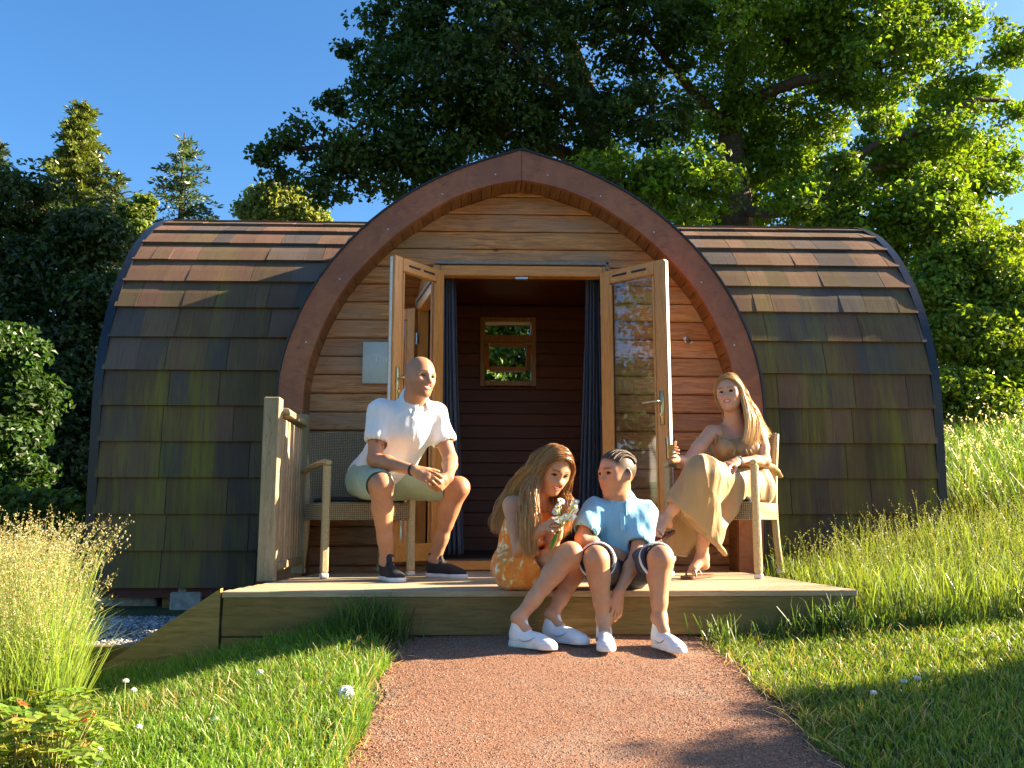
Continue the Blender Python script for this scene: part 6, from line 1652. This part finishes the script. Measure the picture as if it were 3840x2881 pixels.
finish(t, V, Q, C, warm=(J['elR'],J['elL'],J['wrL'],npv(J['chest'])+npv((0,-.08,.07)))); hw.extras(t, (.05,.05,.04), .6, True, (-.1,.05), .85); woman = t
M['tan_dress'] = m_cloth('tan_satin', (.42,.25,.10), rough=.55)
def wdress(s):
    c, b, p = npv(J['chest']), npv(J['belly']), npv(J['pelvis']); 
    s.rc(c, b, .092,.092,k=.05); s.rc(b, p, .095,.108,k=.05)
    for sg_ in (-1,1):
        s.ell(c+npv((sg_*.064-.02,-.064,-.022)), (.072,.064,.066), None, k=.03); s.rc(c+npv((sg_*.06,.0,-.01)), b+npv((sg_*.04,0,0)), .075,.07,k=.05)
    hR, hL, kR, kL = (npv(J[k]) for k in ('hipR','hipL','knR','knL')); aL, aR = npv(J['anL']), npv(J['anR'])
    s.rc(p, hL, .104,.100,k=.05); s.rc(hL, kL, .105,.076,k=.05); s.rc(hR, kR, .10,.076,k=.05); s.rc(hR+npv((.01,.05,0)), hL+npv((.01,.05,0)), .09,.09,k=.05)
    s.rc(kL, kL+(aL-kL)*.62, .074,.072,k=.04)                      # over the crossed shin
    s.rc(kL+(aL-kL)*.1, V3(2600,2020,.73), .07,.055,k=.06); s.rc(kL, V3(2670,2080,.76), .068,.055,k=.06); s.rc(hL*.5+kL*.5, V3(2700,2060,.79), .075,.045,k=.06); s.rc(kL, V3(2560,1960,.72), .07,.055,k=.06)
    s.rc(V3(2560,1930,.73), V3(2700,1990,.79), .055,.045,k=.06); s.rc(hL*.6+kL*.4, V3(2730,1925,.84), .085,.04,k=.05)
    s.rc(V3(2560,1940,.86), V3(2530,2060,.88), .05,.042,k=.05); s.rc(V3(2600,1960,.92), V3(2560,2070,.92), .055,.035,k=.05); s.rc(kR, V3(2600,1980,.92), .07,.05,k=.06)
    s.rc(V3(2840,1790,1.12), V3(2850,1880,1.10), .05,.035,k=.06)
    bb = npv((0,0,0)); A_, B_2 = V3(2490,1862,.74), V3(2692,2052,.76); dd = unit(B_2-A_); nn2 = unit(np.cross(dd,(0,1,0))); nn2 = nn2 if nn2[2] < 0 else -nn2
    s.box((A_+B_2)/2+nn2*.15, (.30,.14,.15), [dd, unit(np.cross(nn2,dd)), nn2], .005, .004, 's')
    A_, B_2 = V3(2680,2055,.78), V3(2800,1860,.80); dd = unit(B_2-A_); nn2 = unit(np.cross(dd,(0,1,0))); nn2 = nn2 if nn2[2] < 0 else -nn2
    s.box((A_+B_2)/2+nn2*.12, (.16,.14,.12), [dd, unit(np.cross(nn2,dd)), nn2], .005, .004, 's')
    s.rc(kL+(aL-kL)*.60, kL+(aL-kL)*.95, .048,.060,k=.0,mode='s')
    nn = unit(npv((-.0,-.35,1)));  
    # sweetheart neckline
    s.cut(c+npv((0,0,.045)), (0,-.12,1))
    s.cut(V3(2540,2085,.85), (-.1,0,-1)); 
garment(t, 'dress', lo, hi, wdress, 'tan_dress', fold=(.016,13,(1.0,1.0,.28),41), smooth=2)
for a in 'RL':       # straps and ruffles
    sh, c = npv(J['sh'+a]), npv(J['chest']); nk = npv(J['neck']); m = MB(); sg_ = -1 if a == 'R' else 1
    p0 = c+npv((sg_*.088-.015,-.098,.035)); p1 = sh*.60+nk*.40+npv((0,-.02,.030)); p2 = sh*.6+c*.4+npv((0,.085,.02))
    m.tube([p0,p0*.45+p1*.55+npv((0,-.022,.004)),p1,p2*.4+p1*.6+npv((0,.03,0)),p2], .0035, 6, (1,1,1)); m.v = [tuple(npv(v)-npv(t.location)) for v in m.v]; m.build('strap', M['tan_dress'], t)
    m = MB(); n_ = 40; vs = []
    for i in range(n_+1):
        u = i/n_; pa = c+npv((-.018+sg_*.012,-.118,-.035))*(1-u)+0; 
        pa = (c+npv((-.02+sg_*.015,-.128,-.045)))*(1-u)+(c+npv((sg_*.125-.01,-.075,.052)))*u
        wv = .012*math.sin(u*34); out = unit(npv((sg_*.35,-.8,-.1)))
        w2 = .030+.018*u
        vs += [pa, pa+out*(.012+wv*.5)+npv((sg_*.006,0,w2*.35)), pa+out*(.020+wv)+npv((sg_*.014,0,-w2*.9))]
    m.add(vs, [(i*3+k, i*3+k+1, i*3+k+4, i*3+k+3) for i in range(n_) for k in (0,1)], (1,1,1), True); m.v = [tuple(npv(v)-npv(t.location)) for v in m.v]
    o = m.build('ruffle', M['tan_dress'], t); sm = o.modifiers.new('s','SOLIDIFY'); sm.thickness = .002
# sandals
def sandal(t, heel, toe, up):
    heel, toe, up = npv(heel), npv(toe), unit(up); f = unit(toe-heel); up = unit(up-f*(up@f)); sd2 = np.cross(f, up); L = np.linalg.norm(toe-heel); m = MB()
    n_ = 14; prof = [(u, .032+.012*math.sin(min(1,u*1.25)*math.pi*.8)-(.012 if u > .93 else 0)-(.01 if u < .05 else 0)) for u in np.linspace(0,1,n_)]
    vs = [heel+f*u*L+sd2*sg_*w_+up*hh for hh in (0,.014) for sg_ in (-1,1) for u, w_ in prof]
    fs = [(i, i+1, n_+i+1, n_+i) for i in range(n_-1)]+[(2*n_+i, 3*n_+i, 3*n_+i+1, 2*n_+i+1) for i in range(n_-1)]
    fs += [(i,2*n_+i,2*n_+i+1,i+1) for i in range(n_-1)]+[(n_+i,n_+i+1,3*n_+i+1,3*n_+i) for i in range(n_-1)]+[(0,n_,3*n_,2*n_),(n_-1,3*n_-1,4*n_-1,2*n_-1)]
    m.add(vs, fs); m.v = [tuple(npv(v)-npv(t.location)) for v in m.v]; so_ = m.build('sandal', M['sandal'], t)
    for uu, rr in ((.66,.040),(.76,.042)):
        q = MB(); q.tube([heel+f*uu*L+sd2*math.cos(a)*rr+up*(.012+math.sin(a)*.044)+f*.02*math.cos(a)*(1 if uu < .7 else -1) for a in np.linspace(0,math.pi,12)], .007, 6, flat=.4)
        q.v = [tuple(npv(v)-npv(t.location)) for v in q.v]; o = q.build('sandal_strap', M['sandal'], t); o.parent = so_
M['sandal'] = plain('brown_leather', (.17,.065,.035), .45)
hx = at(2668,2135,1.0).x; sandal(t, (hx+.0,1.03,DZ+.004), (at(2568,2160,.80).x,.80,DZ+.004), (0,0,1))
sandal(t, V3(2500,1965,.80)+npv((.03,.03,-.05)), V3(2452,2040,.62), V3(2492,1948,.76)-V3(2520,2010,.80))
# anklet, watch and ring
for nm, c_, d_, rr, th_, mt_ in (('anklet', npv(J['anR'])+npv((0,0,.03)), npv(J['knR'])-npv(J['anR']), .034,.0016,'steel'), ('wrist_watch', npv(J['wrL'])-unit(npv(J['wrL'])-npv(J['elL']))*.02, npv(J['wrL'])-npv(J['elL']), .0275,.0065,'steel')):
    d_ = unit(d_); a1 = unit(np.cross(d_,(0,0,1))); a2 = np.cross(d_,a1); m = MB(); m.tube([c_+(a1*math.cos(u)+a2*math.sin(u))*rr for u in np.linspace(0,2*math.pi,22)], th_, 6, cap=False)
    if nm == 'wrist_watch': m.lathe(c_-a2*rr*(1 if a2[2] < 0 else -1), [(.015,-.003),(.015,.005),(.012,.006),(0,.006)], 14, Vector(-a2*(1 if a2[2] < 0 else -1)))
    m.v = [tuple(npv(v)-npv(t.location)) for v in m.v]; m.build(nm, M[mt_], t)
# her hair: side swept, straight, blonde over the far shoulder
P_ = hw.p
wgR = [[P_(-.03,y0,zt), P_(.19,y0*.9,zt-.05), P_(.335,sy,.12), P_(.345,sy-.10,-.14), P_(.27,sy-.32,-.42), e1, e2] for (y0,zt,sy,e1,e2) in
       ((.32,.385,.12,V3(2722,1560,1.22),V3(2735,1600,1.24)),(.2,.47,.02,V3(2730,1565,1.24),V3(2742,1610,1.25)),(.05,.51,-.1,V3(2738,1575,1.24),V3(2750,1620,1.26)),(-.15,.49,-.25,V3(2740,1610,1.24),V3(2745,1665,1.26)))]
wgL = [[P_(-.03,y0,zt), P_(-.20,y0*.9,zt-.04), P_(-.345,sy,.12), P_(-.37,sy-.04,-.14), m_, e1, e2] for (y0,zt,sy,m_,e1,e2) in
       ((.33,.385,.10,V3(2797,1545,.98),V3(2802,1600,.965),V3(2790,1655,.96)),(.22,.47,.04,V3(2812,1545,1.0),V3(2820,1600,.98),V3(2812,1662,.97)),(.08,.51,-.04,V3(2826,1540,1.04),V3(2840,1595,1.02),V3(2838,1655,1.0)),
        (-.08,.51,-.15,V3(2832,1535,1.10),V3(2856,1590,1.12),V3(2872,1632,1.12)),(-.22,.46,-.28,V3(2828,1540,1.16),V3(2852,1590,1.2),V3(2882,1630,1.2)),(-.36,.34,-.38,V3(2790,1550,1.22),V3(2815,1600,1.25),V3(2830,1650,1.26)))]
gm = GM()
for gs, n, sd3 in ((wgR,800,11),(wgL,1500,12)):
    V2,Q2,C2 = locks(gs, int(n*1.35), .0015, (.34,.19,.07), (.72,.47,.19), sd3, .007, (.004,9), 20, 12, (.80,.57,.27)); gm.add(V2-npv(t.location),Q2,None,C2)
gm.build('hair', M['hair'], t)
s = SDF(hw.c-.25, hw.c+.25, .005); B = [hw.R,hw.F,hw.U]; s.ell(P_(0,-.075,.13), (.335*hw.H,.412*hw.H,.384*hw.H), B, k=.01); s.rc(P_(0,-.25,-.1), P_(0,-.30,-.5), .06,.05,k=.04)
s.cut(P_(0,.235,.36), unit(hw.F-.42*hw.U)); s.cut(P_(0,.06,-.1), unit(hw.F-.15*hw.U)); V,Q = s.mesh(2); mesh_np('hair_base', V-npv(t.location), quads=Q, cols=np.tile(npv((.17,.10,.045)),(len(V),1)), mats=M['hair'], smooth=True, parent=t)
# glass with an orange drink
gp_ = V3(2513,1725,.80); gl = tag(empty('drinking_glass', tuple(gp_)), 'tall clear glass with an orange drink held by the woman', 'glass')
ax_ = Vector((.02,0,1)); m = MB(); m.lathe((0,0,0), [(0,0),(.020,0),(.021,.004),(.0225,.06),(.028,.125),(.027,.125),(.0215,.06),(.019,.008),(0,.008)], 20, ax_); m.build('glass_body', M['clearglass'], gl)
m = MB(); m.lathe((0,0,0), [(0,.012),(.0186,.012),(.0206,.055),(.0232,.085),(0,.085)], 18, ax_); m.build('drink', plain('orange_drink', (.9,.38,.02), .15, var=.2), gl)
